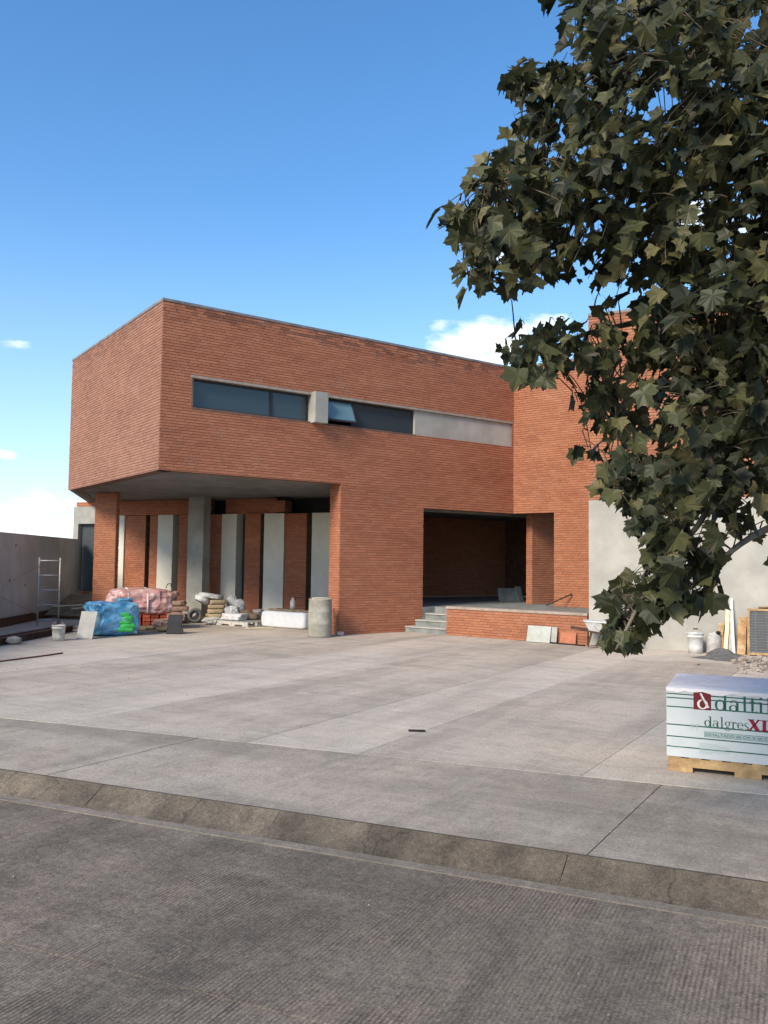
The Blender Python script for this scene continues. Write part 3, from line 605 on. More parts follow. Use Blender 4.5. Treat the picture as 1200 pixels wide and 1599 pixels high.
# --- tile pallet at right
pb = V2((2.40, 7.14)); pdir = hd(114); pin = -nrm(pdir); yaw = math.degrees(math.atan2(pdir.y, pdir.x))
pal = thing('tile_pallet', 'wooden pallet under the white printed tile carton', 'pallet', pb)
PLn, PW = 1.22, .98
pc = pb+pdir*(PLn/2)+pin*(PW/2)
pallet(pal, pc, yaw, PLn, PW, .122, 'wood', 8)
ct = thing('tile_carton', 'white wrapped carton block with green stripes and black lettering on the pallet', 'carton', pb+Vector((0, 0, .122)))
def ctbox(name, mat, s0, s1, z0, z1, o0, o1):
    n = nrm(pdir); P_ = [pb+pdir*s0+n*o1, pb+pdir*s1+n*o1, pb+pdir*s1+n*o0, pb+pdir*s0+n*o0]
    return MB().prism([(p.x, p.y) for p in P_], z0, z1).build(name, mat, ct)
ctbox('carton_body', 'carton', -.012, PLn-.01, .124, .688, -PW+.02, .004)
mb = MB(); gx, gy = 26, 20; vs_ = []; fs_ = []
for j in range(gy+1):
    for i in range(gx+1):
        s_ = -.014+(PLn+.006)*i/gx; o_ = .006-(PW-.012)*j/gy; p = pb+pdir*s_+nrm(pdir)*o_
        ed = min(i, gx-i, j, gy-j); vs_.append((p.x, p.y, .689+(.013 if ed > 0 else 0)+(random.uniform(-.004, .006) if ed > 1 else 0)))
for j in range(gy):
    for i in range(gx): a = j*(gx+1)+i; fs_.append((a, a+1, a+gx+2, a+gx+1))
for i in range(gx+1):
    s_ = -.014+(PLn+.006)*i/gx; p = pb+pdir*s_+nrm(pdir)*(.0085+random.uniform(0, .003)); vs_.append((p.x, p.y, .672-random.uniform(0, .028)))
k0 = (gx+1)*(gy+1)
for i in range(gx): fs_.append((k0+i, k0+i+1, i+1, i))
mb.add(vs_, fs_, False).build('film_cover', 'film', ct)
FO = .0045   # print lies on the carton face
class Ink:
    """flat print on the carton face, in face coordinates (s along, z up)."""
    def __init__(s, lay): s.o = FO+lay*.0006; s.mb = MB()
    def pt(s, x, z): p = pb+pdir*x+nrm(pdir)*s.o; return (p.x, p.y, z)
    def poly(s, pts): s.mb.add([s.pt(*p) for p in pts], [tuple(range(len(pts)))]); return s
    def rect(s, x0, z0, x1, z1): return s.poly([(x0, z0), (x1, z0), (x1, z1), (x0, z1)])
    def arc(s, cx, cz, rx, rz, tx, tz, a0=0, a1=360, n=18):
        for k in range(n):
            t0, t1 = R(a0+(a1-a0)*k/n), R(a0+(a1-a0)*(k+1)/n)
            s.poly([(cx+rx*math.cos(t0), cz+rz*math.sin(t0)), (cx+rx*math.cos(t1), cz+rz*math.sin(t1)), (cx+(rx-tx)*math.cos(t1), cz+(rz-tz)*math.sin(t1)), (cx+(rx-tx)*math.cos(t0), cz+(rz-tz)*math.sin(t0))])
        return s
    def done(s, name, mat): return s.mb.build(name, mat, ct)
for z_ in (.638, .605, .532, .385, .288, .205): Ink(0).rect(-.010, z_-.005, PLn-.012, z_+.005).done('green_stripe', 'ink_green')
Ink(1).rect(.202, .522, .338, .668).done('logo_square', 'ink_maroon')
lg = Ink(2).arc(.272, .568, .042, .040, .018, .008, 100, 440, 20); lg.poly([(.250, .655), (.262, .660), (.325, .545), (.308, .540)]); lg.poly([(.255, .648), (.268, .640), (.276, .646), (.262, .655)]); lg.done('logo_emblem', 'ink_white')
def glyph(ink, ch, x, z, h):
    """didone-like lower case; h = ascender height. returns advance."""
    k = h/.8; T = .105; H = .03
    r = lambda a, b_, c_, d_: ink.rect(x+a*k, z+b_*k, x+c_*k, z+d_*k)
    arc = lambda cx, cz, rx, rz, tx, tz, a0=0, a1=360: ink.arc(x+cx*k, z+cz*k, rx*k, rz*k, tx*k, tz*k, a0, a1)
    if ch == 'd': arc(.24, .24, .24, .26, .11, .025); r(.40, 0, .50, .8); r(.31, .77, .40, .8); r(.50, 0, .58, .03); return .62*k
    if ch == 'a': arc(.19, .14, .19, .16, .09, .025); r(.31, .03, .41, .36); arc(.22, .34, .19, .17, .09, .025, 0, 165); r(.41, 0, .50, .03); r(.33, 0, .41, .03); return .54*k
    if ch == 'l': r(.09, .03, .19, .8); r(0, .77, .09, .8); r(0, 0, .29, .03); return .33*k
    if ch == 't': r(.09, .08, .19, .66); r(0, .47, .31, .50); arc(.22, .10, .13, .11, .06, .03, 180, 350); return .36*k
    if ch == 'i': r(.09, .03, .19, .5); r(0, .47, .09, .5); r(0, 0, .29, .03); arc(.14, .66, .06, .06, .06, .06); return .33*k
    if ch == 'e': arc(.23, .25, .23, .26, .10, .025, 0, 325); r(.10, .26, .45, .29); return .50*k
    if ch == 'g': arc(.22, .32, .19, .18, .09, .025); arc(.22, -.08, .22, .13, .06, .035); r(.12, .03, .30, .09); r(.34, .44, .47, .50); return .49*k
    if ch == 'r': r(.09, .03, .19, .5); r(0, .47, .09, .5); r(0, 0, .29, .03); arc(.29, .36, .12, .14, .05, .04, 40, 170); arc(.36, .42, .055, .055, .055, .055); return .43*k
    if ch == 's': arc(.17, .375, .15, .13, .06, .03, 30, 250); arc(.17, .13, .16, .13, .06, .03, -110, 120); ink.poly([(x+.06*k, z+.33*k), (x+.12*k, z+.36*k), (x+.30*k, z+.17*k), (x+.24*k, z+.13*k)]); return .38*k
    return .3*k
x = .365; ink = Ink(3)
for ch in 'daltile': x += glyph(ink, ch, x, .528, .142)*.98
ink.done('lettering_daltile', 'ink_green')
x = .284; ink = Ink(3)
for ch in 'dalgres': x += glyph(ink, ch, x, .391, .084)*.985
ink.done('lettering_dalgres', 'ink_green')
ink = Ink(4)
ink.poly([(.618, .477), (.652, .477), (.704, .388), (.670, .388)]); ink.poly([(.690, .477), (.704, .477), (.634, .388), (.616, .388)])
ink.rect(.614, .470, .660, .477); ink.rect(.680, .470, .712, .477); ink.rect(.612, .388, .642, .395); ink.rect(.664, .388, .710, .395)
ink.rect(.722, .388, .748, .477); ink.rect(.714, .470, .760, .477); ink.rect(.714, .388, .790, .399); ink.rect(.780, .388, .790, .425); ink.done('lettering_xl', 'ink_red')
Ink(1).rect(.283, .306, .80, .348).done('size_band', 'ink_grey'); 
k_ = Ink(2); k_.rect(.283, .306, .80, .309); k_.rect(.283, .345, .80, .348); k_.rect(.283, .306, .286, .348); k_.done('band_outline', 'ink_green')
def plain_text(txt, s0, z0, size, lay, mat, name, width=None):
    cu = bpy.data.curves.new('t', 'FONT'); cu.body = txt; cu.size = size; cu.resolution_u = 3
    to = bpy.data.objects.new('t', cu); col.objects.link(to)
    dg = bpy.context.evaluated_depsgraph_get(); me = bpy.data.meshes.new_from_object(to.evaluated_get(dg)); bpy.data.objects.remove(to)
    mxx = max((v_.co.x for v_ in me.vertices), default=1); f_ = (width/mxx) if width else 1
    for v_ in me.vertices:
        p = pb+pdir*(s0+v_.co.x*f_)+nrm(pdir)*(FO+lay*.0006); z__ = z0+v_.co.y; v_.co = p-ct.location; v_.co.z = z__-ct.location.z
    me.materials.clear(); me.materials.append(MAT[mat]); o = bpy.data.objects.new(name, me); col.objects.link(o); o.parent = ct; return o
plain_text('ESMALTADO 60 CM X 60 CM', .292, .316, .032, 4, 'ink_green', 'lettering_size', .495)
for i in range(7): Ink(1).rect(.245, .245-i*.013, .245+[.15, .22, .235, .20, .235, .23, .10][i], .251-i*.013).done('small_print', 'ink_grey')
for i in range(5): Ink(1).rect(.02, .262-i*.018, .02+[.10, .12, .09, .12, .06][i], .266-i*.018).done('small_print', 'ink_grey')
k_ = Ink(2)
for x0 in (.185, .225): k_.rect(x0, .345, x0+.006, .405); k_.rect(x0-.006, .40, x0+.018, .405)
k_.rect(.19, .372, .226, .376); k_.done('pictogram', 'ink_grey')

def bucket(name, label, c, r_, h, mat, handle=True, lid=False, group=None, fill=None):
    t_ = thing(name, label, 'bucket', c, group); c = Vector(c)
    MB().lathe([(r_*.86, 0), (r_*.9, h*.3), (r_*.965, h*.78), (r_*1.05, h*.79), (r_*1.05, h*.83), (r_*.98, h*.84), (r_*1.0, h*.95), (r_*1.06, h*.955), (r_*1.06, h), (r_*.94, h), (r_*.9, h*.6), (r_*.8, h*.5)], c, 24).build('pail', mat, t_)
    if handle:
        pts = [c+Vector((math.cos(a)*r_*1.07, -.1*r_*math.sin(a), h*.82+math.sin(a)*r_*.95)) for a in np.linspace(0, math.pi, 13)]
        MB().tube(pts, .005, n=6).build('bail_handle', 'galv', t_)
        MB().tube([c+Vector((-.045, -.1*r_, h*.82+r_*.95)), c+Vector((.045, -.1*r_, h*.82+r_*.95))], .012, n=8).build('grip', 'black', t_)
    if fill: MB().lathe([(r_*.9, h*.7), (r_*.5, h*.76), (.01, h*.78)], c, 18).build('contents', fill, t_)
    return t_
bucket('white_bucket', 'white plastic paint bucket with raised wire handle by the pale wall', (6.17, 16.72, 0), .155, .40, 'white_plastic')
jc = thing('grey_canister', 'grey cement-smeared canister with torn top beside the white bucket', 'canister', (6.53, 16.72, 0))
MB().lathe([(.125, 0), (.137, .02), (.137, .28), (.128, .33), (.10, .37), (.05, .40)], (6.53, 16.72, 0), 22).build('body', 'grey_plastic', jc)
MB().box((6.60, 16.66, .40), (.07, .05, .07), RZ(20) @ RX(25)).build('cap', 'black', jc)
MB().pillow((6.50, 16.70, .36), (.16, .13, .09), RZ(10), .7, .15, seed=4).build('rag', 'dusty_white', jc)
# leaning boards at the pale wall; wall plane there
def lean_board(name, label, s_, foot, width, length, thick, mat, tilt=0, cat='plank', grp=None, out_top=.02):
    base = RBk+rd*s_+nrm(rd)*foot; top = RBk+rd*(s_+tilt)+nrm(rd)*(out_top+thick)
    dz = math.sqrt(max(.01, length**2-(foot-out_top)**2-tilt**2)); a = V2(base, .004); b_ = V2(top, dz)
    zz = (b_-a).normalized(); xx = rd; yy = zz.cross(xx).normalized(); xx = yy.cross(zz)
    rot = Matrix((xx, yy, zz)).transposed(); mb = MB()
    hx, hy = width/2, thick/2
    vs_ = []; rg = random.Random(s_)
    for k in range(7):
        wv = rg.uniform(-.006, .006)
        for x_, y_ in ((-hx, -hy), (hx, -hy), (hx, hy), (-hx, hy)): vs_.append(a+rot @ Vector((x_+wv, y_, length*k/6)))
    fs_ = [(3, 2, 1, 0), (24, 25, 26, 27)]+[(4*k+i, 4*k+(i+1) % 4, 4*k+4+(i+1) % 4, 4*k+4+i) for k in range(6) for i in range(4)]
    o = mb.add(vs_, fs_).build(name, mat); tag(o, label, cat, grp); return o
lean_board('wood_plank', 'rough tan plank leaning next to the grey canister', 2.60, .28, .10, .62, .03, 'wood_brown', .02)
lean_board('wood_plank', 'cream pine board leaning left of the tall white batten', 2.70, .27, .075, .92, .035, 'wood_pale', .05)
lean_board('wood_plank', 'pinkish board leaning just behind the white batten', 2.79, .2, .075, .84, .025, 'dusty_white', .02)
lean_board('wood_batten', 'tall thin white batten leaning on the pale wall', 2.86, .30, .05, 1.10, .035, 'wood_white', -.05, 'batten')
lean_board('wood_plank', 'orange-brown plank with a pale patch leaning left of the screen', 2.985, .24, .15, .74, .03, 'wood_brown', .03)
sc = thing('mesh_screen', 'wood-framed dark mesh screen leaning on the pale wall at the right edge', 'screen', RBk+rd*3.25+nrm(rd)*.3)
s0 = RBk+rd*3.10+nrm(rd)*.32; zz = (Vector((0, 0, .90))-nrm(rd)*.22).normalized(); xx = rd; yy = zz.cross(xx).normalized(); rot = Matrix((xx, yy, zz)).transposed()
for c_, s_ in (((.02, 0, .46), (.045, .04, .92)), ((1.28, 0, .46), (.045, .04, .92)), ((.65, 0, .90), (1.21, .038, .045)), ((.65, 0, .04), (1.21, .038, .045))): MB().box(s0+rot @ Vector(c_), s_, rot).build('frame_rail', 'wood', sc)
mb = MB()
mb.box(s0+rot @ Vector((.65, .012, .47)), (1.2, .004, .84), rot); mb.build('mesh_sheet', 'dark_door', sc)
mb = MB()
for k in range(16): mb.box(s0+rot @ Vector((.65, .004, .08+k*.052)), (1.2, .006, .006), rot)
for k in range(6): mb.box(s0+rot @ Vector((.15+k*.2, .002, .47)), (.006, .006, .84), rot)
mb.build('mesh_wire', 'coping', sc)
mb = MB().box(s0+rot @ Vector((.75, .05, .97)), (1.1, .16, .02), rot @ RY(-2)); tag(mb.build('short_board', 'wood_grey'), 'weathered board lying along the top of the mesh screen', 'board')
# dark mortar patch
mb = MB(); cx, cy = 6.42, 15.75; ring = []
for k, (rr, zz_) in enumerate(((.48, .003), (.36, .012), (.22, .05), (.12, .13), (.04, .16))):
    for i in range(22):
        a = 2*math.pi*i/22; f_ = 1+.18*math.sin(3*a+k)+.1*math.sin(7*a); ring.append((cx+.5*rr*.0+math.cos(a)*rr*f_*1.15, cy+.35*(k > 1)+math.sin(a)*rr*f_, zz_+random.uniform(0, .01)*(k > 0)))
fs_ = [(k*22+i, k*22+(i+1) % 22, (k+1)*22+(i+1) % 22, (k+1)*22+i) for k in range(4) for i in range(22)]+[tuple(range(88, 110))]
tag(mb.add(ring, fs_, True).build('mortar_heap', 'cement_heap'), 'small dark heap of mortar spread at the foot of the planks', 'mortar')
# rubble
mb = MB(); rg = random.Random(3)
for k in range(520):
    a = rg.gauss(0, .5); bq = rg.gauss(0, .42); p = V2((7.4, 14.15))+rd*a*1.3+nrm(rd)*bq; hgt = max(0, .20*(1-(a/1.3)**2-(bq/1.0)**2)); sz = rg.uniform(.03, .14)
    mb.pillow((p.x, p.y, sz*.22+hgt*rg.uniform(.3, 1)), (sz, sz*rg.uniform(.6, 1), sz*rg.uniform(.4, .7)), RZ(rg.uniform(0, 180)) @ RX(rg.uniform(-30, 30)), .6, .22, 7, 5, seed=k)
mb.sm = [False]*len(mb.sm)
o = mb.build('rubble_pile', 'rubble', None, kind='stuff', label='low pile of broken grey and brown rubble behind the tile carton', category='rubble')

# --- loose scraps in front of the porch
for k, (x, y, z, sx, sy, sz, yw, mt, lb) in enumerate((
    (-5.30, 20.35, .16, .42, .30, .24, 30, 'sack_brown', 'crumpled brown paper bag between the pink load and the black board'),
    (-4.55, 22.55, .10, .46, .30, .18, 10, 'dusty_white', 'crumpled dusty plastic lump before the tan cement bags'),
    (-4.05, 23.2, .30, .34, .30, .34, 50, 'sack_white', 'crushed white bag leaning behind the flat sacks'),
    (-5.55, 22.75, .13, .50, .34, .22, -25, 'sack_brown', 'slumped brown bag spilling from the sack heap'),
    (-3.75, 23.15, .20, .36, .28, .28, 15, 'wood_grey', 'dark crumpled tarpaulin behind the pale pallet'),
    (-7.0, 20.6, .16, .60, .42, .30, 40, 'pink_wrap', 'loose pale plastic sheet bunched behind the blue load'))):
    tag(MB().pillow((x, y, z), (sx, sy, sz), RZ(yw), .7, .12, 40, 24, seed=200+k, crease=.16).flat().build('crumpled_bag', mt), lb, 'bag')
for k, (x, y, z, ln_, yw, mt, lb) in enumerate(((-5.35, 20.0, .045, 1.1, 18, 'wood', 'pine stick on the ground beside the red tile pallet'), (-5.1, 20.25, .05, .8, -30, 'wood_grey', 'grey stick crossing the pine stick near the red tiles'), (-3.1, 21.35, .02, .7, 24, 'wood_pale', 'pale stick on the ground before the foam block'), (-7.55, 19.9, .03, 1.3, 80, 'wood_grey', 'grey stick beside the rusty beams'))):
    tag(MB().box((x, y, z), (ln_, .05, .03), RZ(yw)).build('wood_stick', mt), lb, 'stick')
# --- entrance area
def leaner(name, label, cat, c, yaw, tilt, size, mat, grp=None):
    """flat sheet standing on its lower edge at c, leaning back by tilt degrees. size = width, thickness, height"""
    rot = RZ(yaw) @ RX(-tilt); mb = MB(); mb.box(Vector(c)+rot @ Vector((0, 0, size[2]/2)), size, rot); o = mb.build(name, mat); tag(o, label, cat, grp); return o
wyaw = math.degrees(math.atan2(wd.y, wd.x))
pp = lambda s_, o_: PL+wd*s_+nrm(wd)*o_
leaner('stone_slab', 'larger grey stone slab leaning on the terrace wall, in front', 'slab', V2(pp(2.50, .17), .006), wyaw, 14, (.56, .03, .36), 'stone_pale')
leaner('stone_slab', 'grey stone slab leaning on the terrace wall behind another slab', 'slab', V2(pp(2.66, .11), .006), wyaw, 10, (.50, .03, .35), 'stone')
leaner('clay_tile', 'orange clay tile leaning at the right end of the terrace wall', 'tile', V2(pp(3.17, .10), .006), wyaw, 10, (.36, .03, .25), 'terracotta')
mb = MB(); a = pp(2.75, .14); b_ = pp(3.62, .22); mb.tube([V2(a, .018), V2((a+b_)/2, .016), V2(b_, .018)], .016, n=6); tag(mb.build('dark_bar', 'black'), 'thin dark bar on the ground before the terrace wall', 'bar')
# wheelbarrow at the corner
wb = thing('wheelbarrow', 'wheelbarrow with a white tray half hidden by the drooping leaves', 'wheelbarrow', (4.6, 17.35, 0))
wc = Vector((4.50, 17.40, .02)); wr = RZ(168)
W = lambda x, y, z: wc+wr @ Vector((x, y, z))
mb = MB(); tv = [W(-.48, -.27, .50), W(.36, -.27, .54), W(.36, .27, .54), W(-.48, .27, .50), W(-.28, -.18, .32), W(.24, -.18, .32), W(.24, .18, .32), W(-.28, .18, .32)]
mb.add(tv+[p+Vector((0, 0, .012)) for p in tv[4:]], [(0, 4, 5, 1), (1, 5, 6, 2), (2, 6, 7, 3), (3, 7, 4, 0), (4, 7, 6, 5), (8, 9, 10, 11)]); mb.build('tray', 'white_plastic', wb)
MB().tube([tv[0], tv[1], tv[2], tv[3], tv[0]], .012, n=6).build('tray_rim', 'white_plastic', wb)
for y in (-.2, .2):
    MB().tube([W(-.55, y*.3, .19), W(0, y, .30), W(.62, y*1.2, .40)], .018, n=6).build('handle', 'rust', wb); MB().tube([W(.2, y, .32), W(.28, y, .02), W(.10, y, .02), W(.0, y, .30)], .014, n=6).build('leg', 'rust', wb)
mb = MB(); mb.lathe([(.10, -.04), (.17, -.045), (.19, 0), (.17, .045), (.10, .04)], W(-.55, 0, .19), 20, wr @ RX(90)); mb.build('wheel', 'black', wb)
# sheets leaning in the hall
for k, (dx, dy, yw, h_, wd_, mt, lb) in enumerate(((3.72, 25.1, 20, .40, .60, 'step', 'grey sheet leaning low in the entrance, left of two'), (4.08, 25.0, 48, .46, .30, 'step', 'pale tilted sheet leaning beside the inner brick pier'))):
    leaner('board_sheet', lb, 'sheet', (dx, dy, .602), yw, 16, (wd_, .02, h_), mt)
mb = MB(); mb.tube([IC+wd*1.75+nrm(wd)*.05+Vector((0, 0, .95)), IC+wd*1.3+nrm(wd)*.6+Vector((0, 0, .66))], .02, n=6); tag(mb.build('steel_pipe', 'rust'), 'thin rusty pipe leaning on the wing wall above the terrace', 'pipe')

# --- drum and porch stores
dr = thing('concrete_drum', 'cement-crusted upright drum standing in front of the brick pier', 'drum', (-1.42, 19.25, 0))
MB().lathe([(.275, 0), (.278, .05), (.272, .28), (.278, .30), (.270, .32), (.268, .56), (.274, .58), (.266, .60), (.262, .84), (.272, .86), (.255, .865), (.25, .5), (.1, .45)], (-1.42, 19.25, 0), 32).build('drum_shell', 'drum', dr)
mb = MB(); mb.tube([(-1.60, 19.1, .875), (-1.2, 19.3, .89)], .014, n=6); tag(mb.build('stick', 'wood_pale'), 'pale stick lying across the rim of the drum', 'stick')
mb = MB(); mb.tube([(-1.13, 19.55, .62), (-1.09, 19.52, .3), (-1.05, 19.5, .02)], .014, n=6); tag(mb.build('short_pipe', 'wood_brown'), 'short brown rod leaning between the drum and brick pier', 'rod')
mb = MB().pillow((-.98, 19.62, .05), (.16, .12, .1), None, .7, .15, seed=8); tag(mb.build('rag_bundle', 'dusty_white'), 'small pale rag on the ground at the brick pier foot', 'rag')
fy = math.degrees(math.atan2(-.84, 1.13))
o = MB().pillow((-2.40, 21.85, .212), (1.55, .62, .42), RZ(fy), .22, .02, 28, 14, seed=5).build('foam_block', 'foam'); tag(o, 'big white foam block lying left of the drum', 'block')
for k, (x0, y0, x1, y1, z_, lb) in enumerate(((-2.95, 22.1, -1.75, 21.25, .45, 'dark weathered plank lying front on the white foam block'), (-2.75, 22.25, -1.95, 21.6, .455, 'shorter dark plank lying at the back on the white foam block'))):
    mb = MB(); c_ = Vector(((x0+x1)/2, (y0+y1)/2, z_)); mb.box(c_, (math.hypot(x1-x0, y1-y0), .13, .035), RZ(math.degrees(math.atan2(y1-y0, x1-x0)))); tag(mb.build('wood_plank', 'wood_grey'), lb, 'plank')
bt = thing('white_bottle', 'small white plastic bottle standing on the planks over the foam block', 'bottle', (-2.32, 21.85, .473))
MB().lathe([(.06, 0), (.075, .02), (.078, .18), (.05, .24), (.03, .26)], (-2.32, 21.85, .473), 16).build('body', 'dusty_white', bt); MB().lathe([(.034, .26), (.034, .29), (.02, .295)], (-2.32, 21.85, .473), 12).build('cap', 'dusty_white', bt)
# rebar cage
rc = thing('rebar_frame', 'thin rusty bar frame behind the drum', 'frame', (-2.0, 22.6, 0))
for x in (-2.35, -1.9): MB().tube([(x, 22.7-.5*(x+2.35), 0), (x, 22.7-.5*(x+2.35), .75)], .008, n=5).build('upright', 'rust', rc)
MB().tube([(-2.35, 22.7, .74), (-1.9, 22.475, .74)], .008, n=5).build('crossbar', 'rust', rc)
# pale pallet with white sacks
p2 = thing('pale_pallet', 'pale dusty pallet lying under flat white sacks left of the foam block', 'pallet', (-3.62, 22.45, 0))
pallet(p2, (-3.66, 22.5, 0), -36, 1.15, .95, .125, 'dusty_white', 7)
for k, (x, y, z, lb) in enumerate(((-3.95, 22.55, .175, 'flat white sack, lower of two on the pale pallet'), (-3.93, 22.6, .255, 'flat white sack, upper of two on the pale pallet'))):
    tag(MB().pillow((x, y, z), (.64, .42, .09), RZ(-36+8*k), .28, .05, seed=20+k, crease=.05).build('white_sack', 'sack_white'), lb, 'sack')
tag(MB().pillow((-3.52, 22.75, .215), (.42, .30, .18), RZ(10), .5, .12, seed=30).build('dark_bundle', 'wood_grey'), 'dark crumpled bundle on the back of the pale pallet', 'bundle')
bucket('blue_grey_bucket', 'blue-grey bucket on the pale pallet near the fins', (-3.36, 22.85, .127), .14, .27, 'grey_plastic', False)
# long pallet with cement bags
p3 = thing('low_pallet', 'low weathered pallet under the tan cement bags', 'pallet', (-4.9, 23.5, 0)); pallet(p3, (-4.95, 23.55, 0), -8, 1.25, .9, .12, 'wood_grey', 7)
nm = ['lowest', 'second', 'third', 'topmost']
for k in range(4): tag(MB().pillow((-4.62+.015*(k % 2), 23.5, .185+k*.125), (.46, .60, .118), RZ(-6+9*k), .26, .03, seed=40+k, crease=.05).build('cement_bag', 'sack_tan'), f'tan cement bag, {nm[k]} of the stack on the low pallet', 'bag', 'tan cement bags')
tag(MB().pillow((-4.78, 23.5, .72), (.66, .55, .13), RZ(12) @ RY(8), .45, .09, seed=50, crease=.05).build('white_sack', 'sack_white'), 'crumpled white sack draped over the tan cement bags', 'sack')
tag(MB().pillow((-5.0, 23.4, .62), (.34, .46, .18), RZ(30) @ RY(30), .5, .1, seed=51, crease=.05).build('white_sack', 'sack_white'), 'white sack sagging off the left side of the tan bags', 'sack')
for k, (x, y, h_, lb) in enumerate(((-4.22, 23.75, .72, 'tall upright white sack right of the tan bags'), (-4.02, 23.72, .62, 'shorter upright white sack nearest the dark slit'), (-4.3, 23.45, .45, 'squat white sack standing before the tall ones'))):
    tag(MB().pillow((x, y, h_/2+.0), (.30, .28, h_), RZ(20*k) @ RX(4), .55, .08, seed=60+k, crease=.05).build('white_sack', 'sack_white'), lb, 'sack')
ty = thing('rubber_tyre', 'small grey tyre standing left of the tan cement bags', 'tyre', (-5.1, 23.05, .0))
rt_ = RZ(18) @ RX(90)
mb = MB(); mb.lathe([(.115, -.05), (.17, -.06), (.20, -.03), (.205, 0), (.20, .03), (.17, .06), (.115, .05), (.115, -.05)], (-5.1, 23.0, .205), 28, rt_, False); mb.build('tread', 'cement_heap', ty)
mb = MB(); mb.lathe([(.116, -.02), (.06, -.03), (.03, .0), (.116, .02)], (-5.1, 23.0, .205), 20, rt_, True); mb.build('hub', 'grey_plastic', ty)
bucket('grey_bucket', 'small grey bucket squeezed between the brown sacks and the tyre', (-5.38, 23.25, 0), .11, .30, 'dusty_white', False)
# brown sacks
bs = [(-5.75, 23.2, .08, 0), (-5.95, 23.45, .10, 15), (-5.72, 23.3, .22, -10), (-5.98, 23.4, .24, 8), (-5.76, 23.35, .36, 12), (-6.0, 23.45, .38, -8), (-5.85, 23.4, .50, 5), (-6.05, 23.5, .64, 30)]
bl = ['front bottom brown sack beside the pink wrapped load', 'rear bottom brown sack behind the pink wrapped load', 'second brown sack up, front column', 'second brown sack up, rear column', 'third brown sack up, front column', 'third brown sack up, rear column', 'brown sack just under the tilted top one', 'tilted brown sack on top of its heap']
for k, (x, y, z, a) in enumerate(bs): tag(MB().pillow((x, y, z), (.78, .46, .135), RZ(a) @ (RY(-22) if k == 7 else RY(3*(k % 3)-3)), .32, .06, seed=70+k, crease=.05).build('brown_sack', 'sack_brown'), bl[k], 'sack', 'heap of brown sacks')
# pink wrapped load of red tiles
pk = thing('pink_wrapped_load', 'pallet load of red tiles under a pink plastic wrap with white straps', 'pallet load', (-6.05, 20.9, 0)); pr_ = RZ(22); pcx = Vector((-6.0, 20.9, 0))
pallet(pk, pcx, 22, 1.25, 1.05, .12, 'wood_grey', 6)
rg = random.Random(9)
for k in range(4):
    for i in range(6):
        for j in range(2): MB().box(pcx+pr_ @ Vector((-.52+i*.208+rg.uniform(-.01, .01), -.36+j*.72+rg.uniform(-.02, .02), .165+k*.085)), (.17, .33, .07), pr_).build('red_tile', 'red_clay', pk)
mb = MB().pillow(pcx+Vector((0, 0, .665)), (1.52, 1.22, .66), pr_, .48, .03, 72, 36, seed=90, crease=.085); mb.sm = [False]*len(mb.sm); mb.build('plastic_wrap', 'pink_wrap', pk)
for x in (-.33, .12):
    pts = [pcx+pr_ @ Vector((x+.05*s_, -.655 if s_ < .5 else -.4, .42+s_*.45)) for s_ in (0, .35, .5)]
    pts = [pcx+pr_ @ Vector((x, y, z)) for y, z in ((-.615, .42), (-.63, .68), (-.58, .87), (-.40, .975), (0, 1.0), (.40, .965))]
    MB().tube(pts, .022, n=6).build('strap', 'strap', pk)
tag(MB().tube([(-5.42, 21.1, 1.0), (-5.38, 21.1, 1.1), (-5.30, 21.1, 1.11), (-5.28, 21.1, 1.02)], .015, n=6).build('hook', 'rust'), 'small bent metal hook sticking up by the pink load', 'hook')
# blue wrapped load
bk = thing('blue_wrapped_load', 'bulky load wrapped in blue plastic film with green showing through', 'wrapped load', (-6.1, 19.1, 0)); br_ = RZ(28); bc = Vector((-6.12, 19.15, 0))
MB().pillow(bc+Vector((0, 0, .37)), (1.08, 1.0, .73), br_, .30, .025, 80, 44, seed=101, crease=.075).flat().build('film', 'blue_wrap', bk)
for k in range(5): MB().pillow(bc+br_ @ Vector((.20+.05*(k % 2), -.495, .14+k*.085)), (.40-.05*k, .05, .085+.02*(k % 2)), br_, .6, .12, seed=110+k, crease=.1).build('green_bag', 'green_print', bk)
mb = MB(); mb.pillow(bc+br_ @ Vector((.30, .2, .76)), (.34, .22, .10), br_, .6, .2, seed=120); mb.build('film_knot', 'blue_wrap', bk)
leaner('stone_slab', 'grey stone slab leaning on the blue wrapped load', 'slab', (-6.33, 18.02, .006), -8, 20, (.36, .03, .60), 'stone')
bucket('dusty_bucket', 'dusty off-white bucket standing left of the leaning stone slab', (-6.72, 17.6, 0), .135, .32, 'dusty_white', True)
leaner('black_board', 'black board leaning in front of the pink wrapped load', 'board', (-4.80, 19.45, .006), -4, 22, (.34, .03, .46), 'black')
mb = MB(); mb.box((-5.05, 19.9, .10), (.55, .10, .06), RZ(8)); mb.box((-5.0, 20.02, .04), (.6, .09, .07), RZ(-12)); tag(mb.build('timber_offcuts', 'wood_grey'), 'short timber offcuts on the ground behind the black board', 'timber')
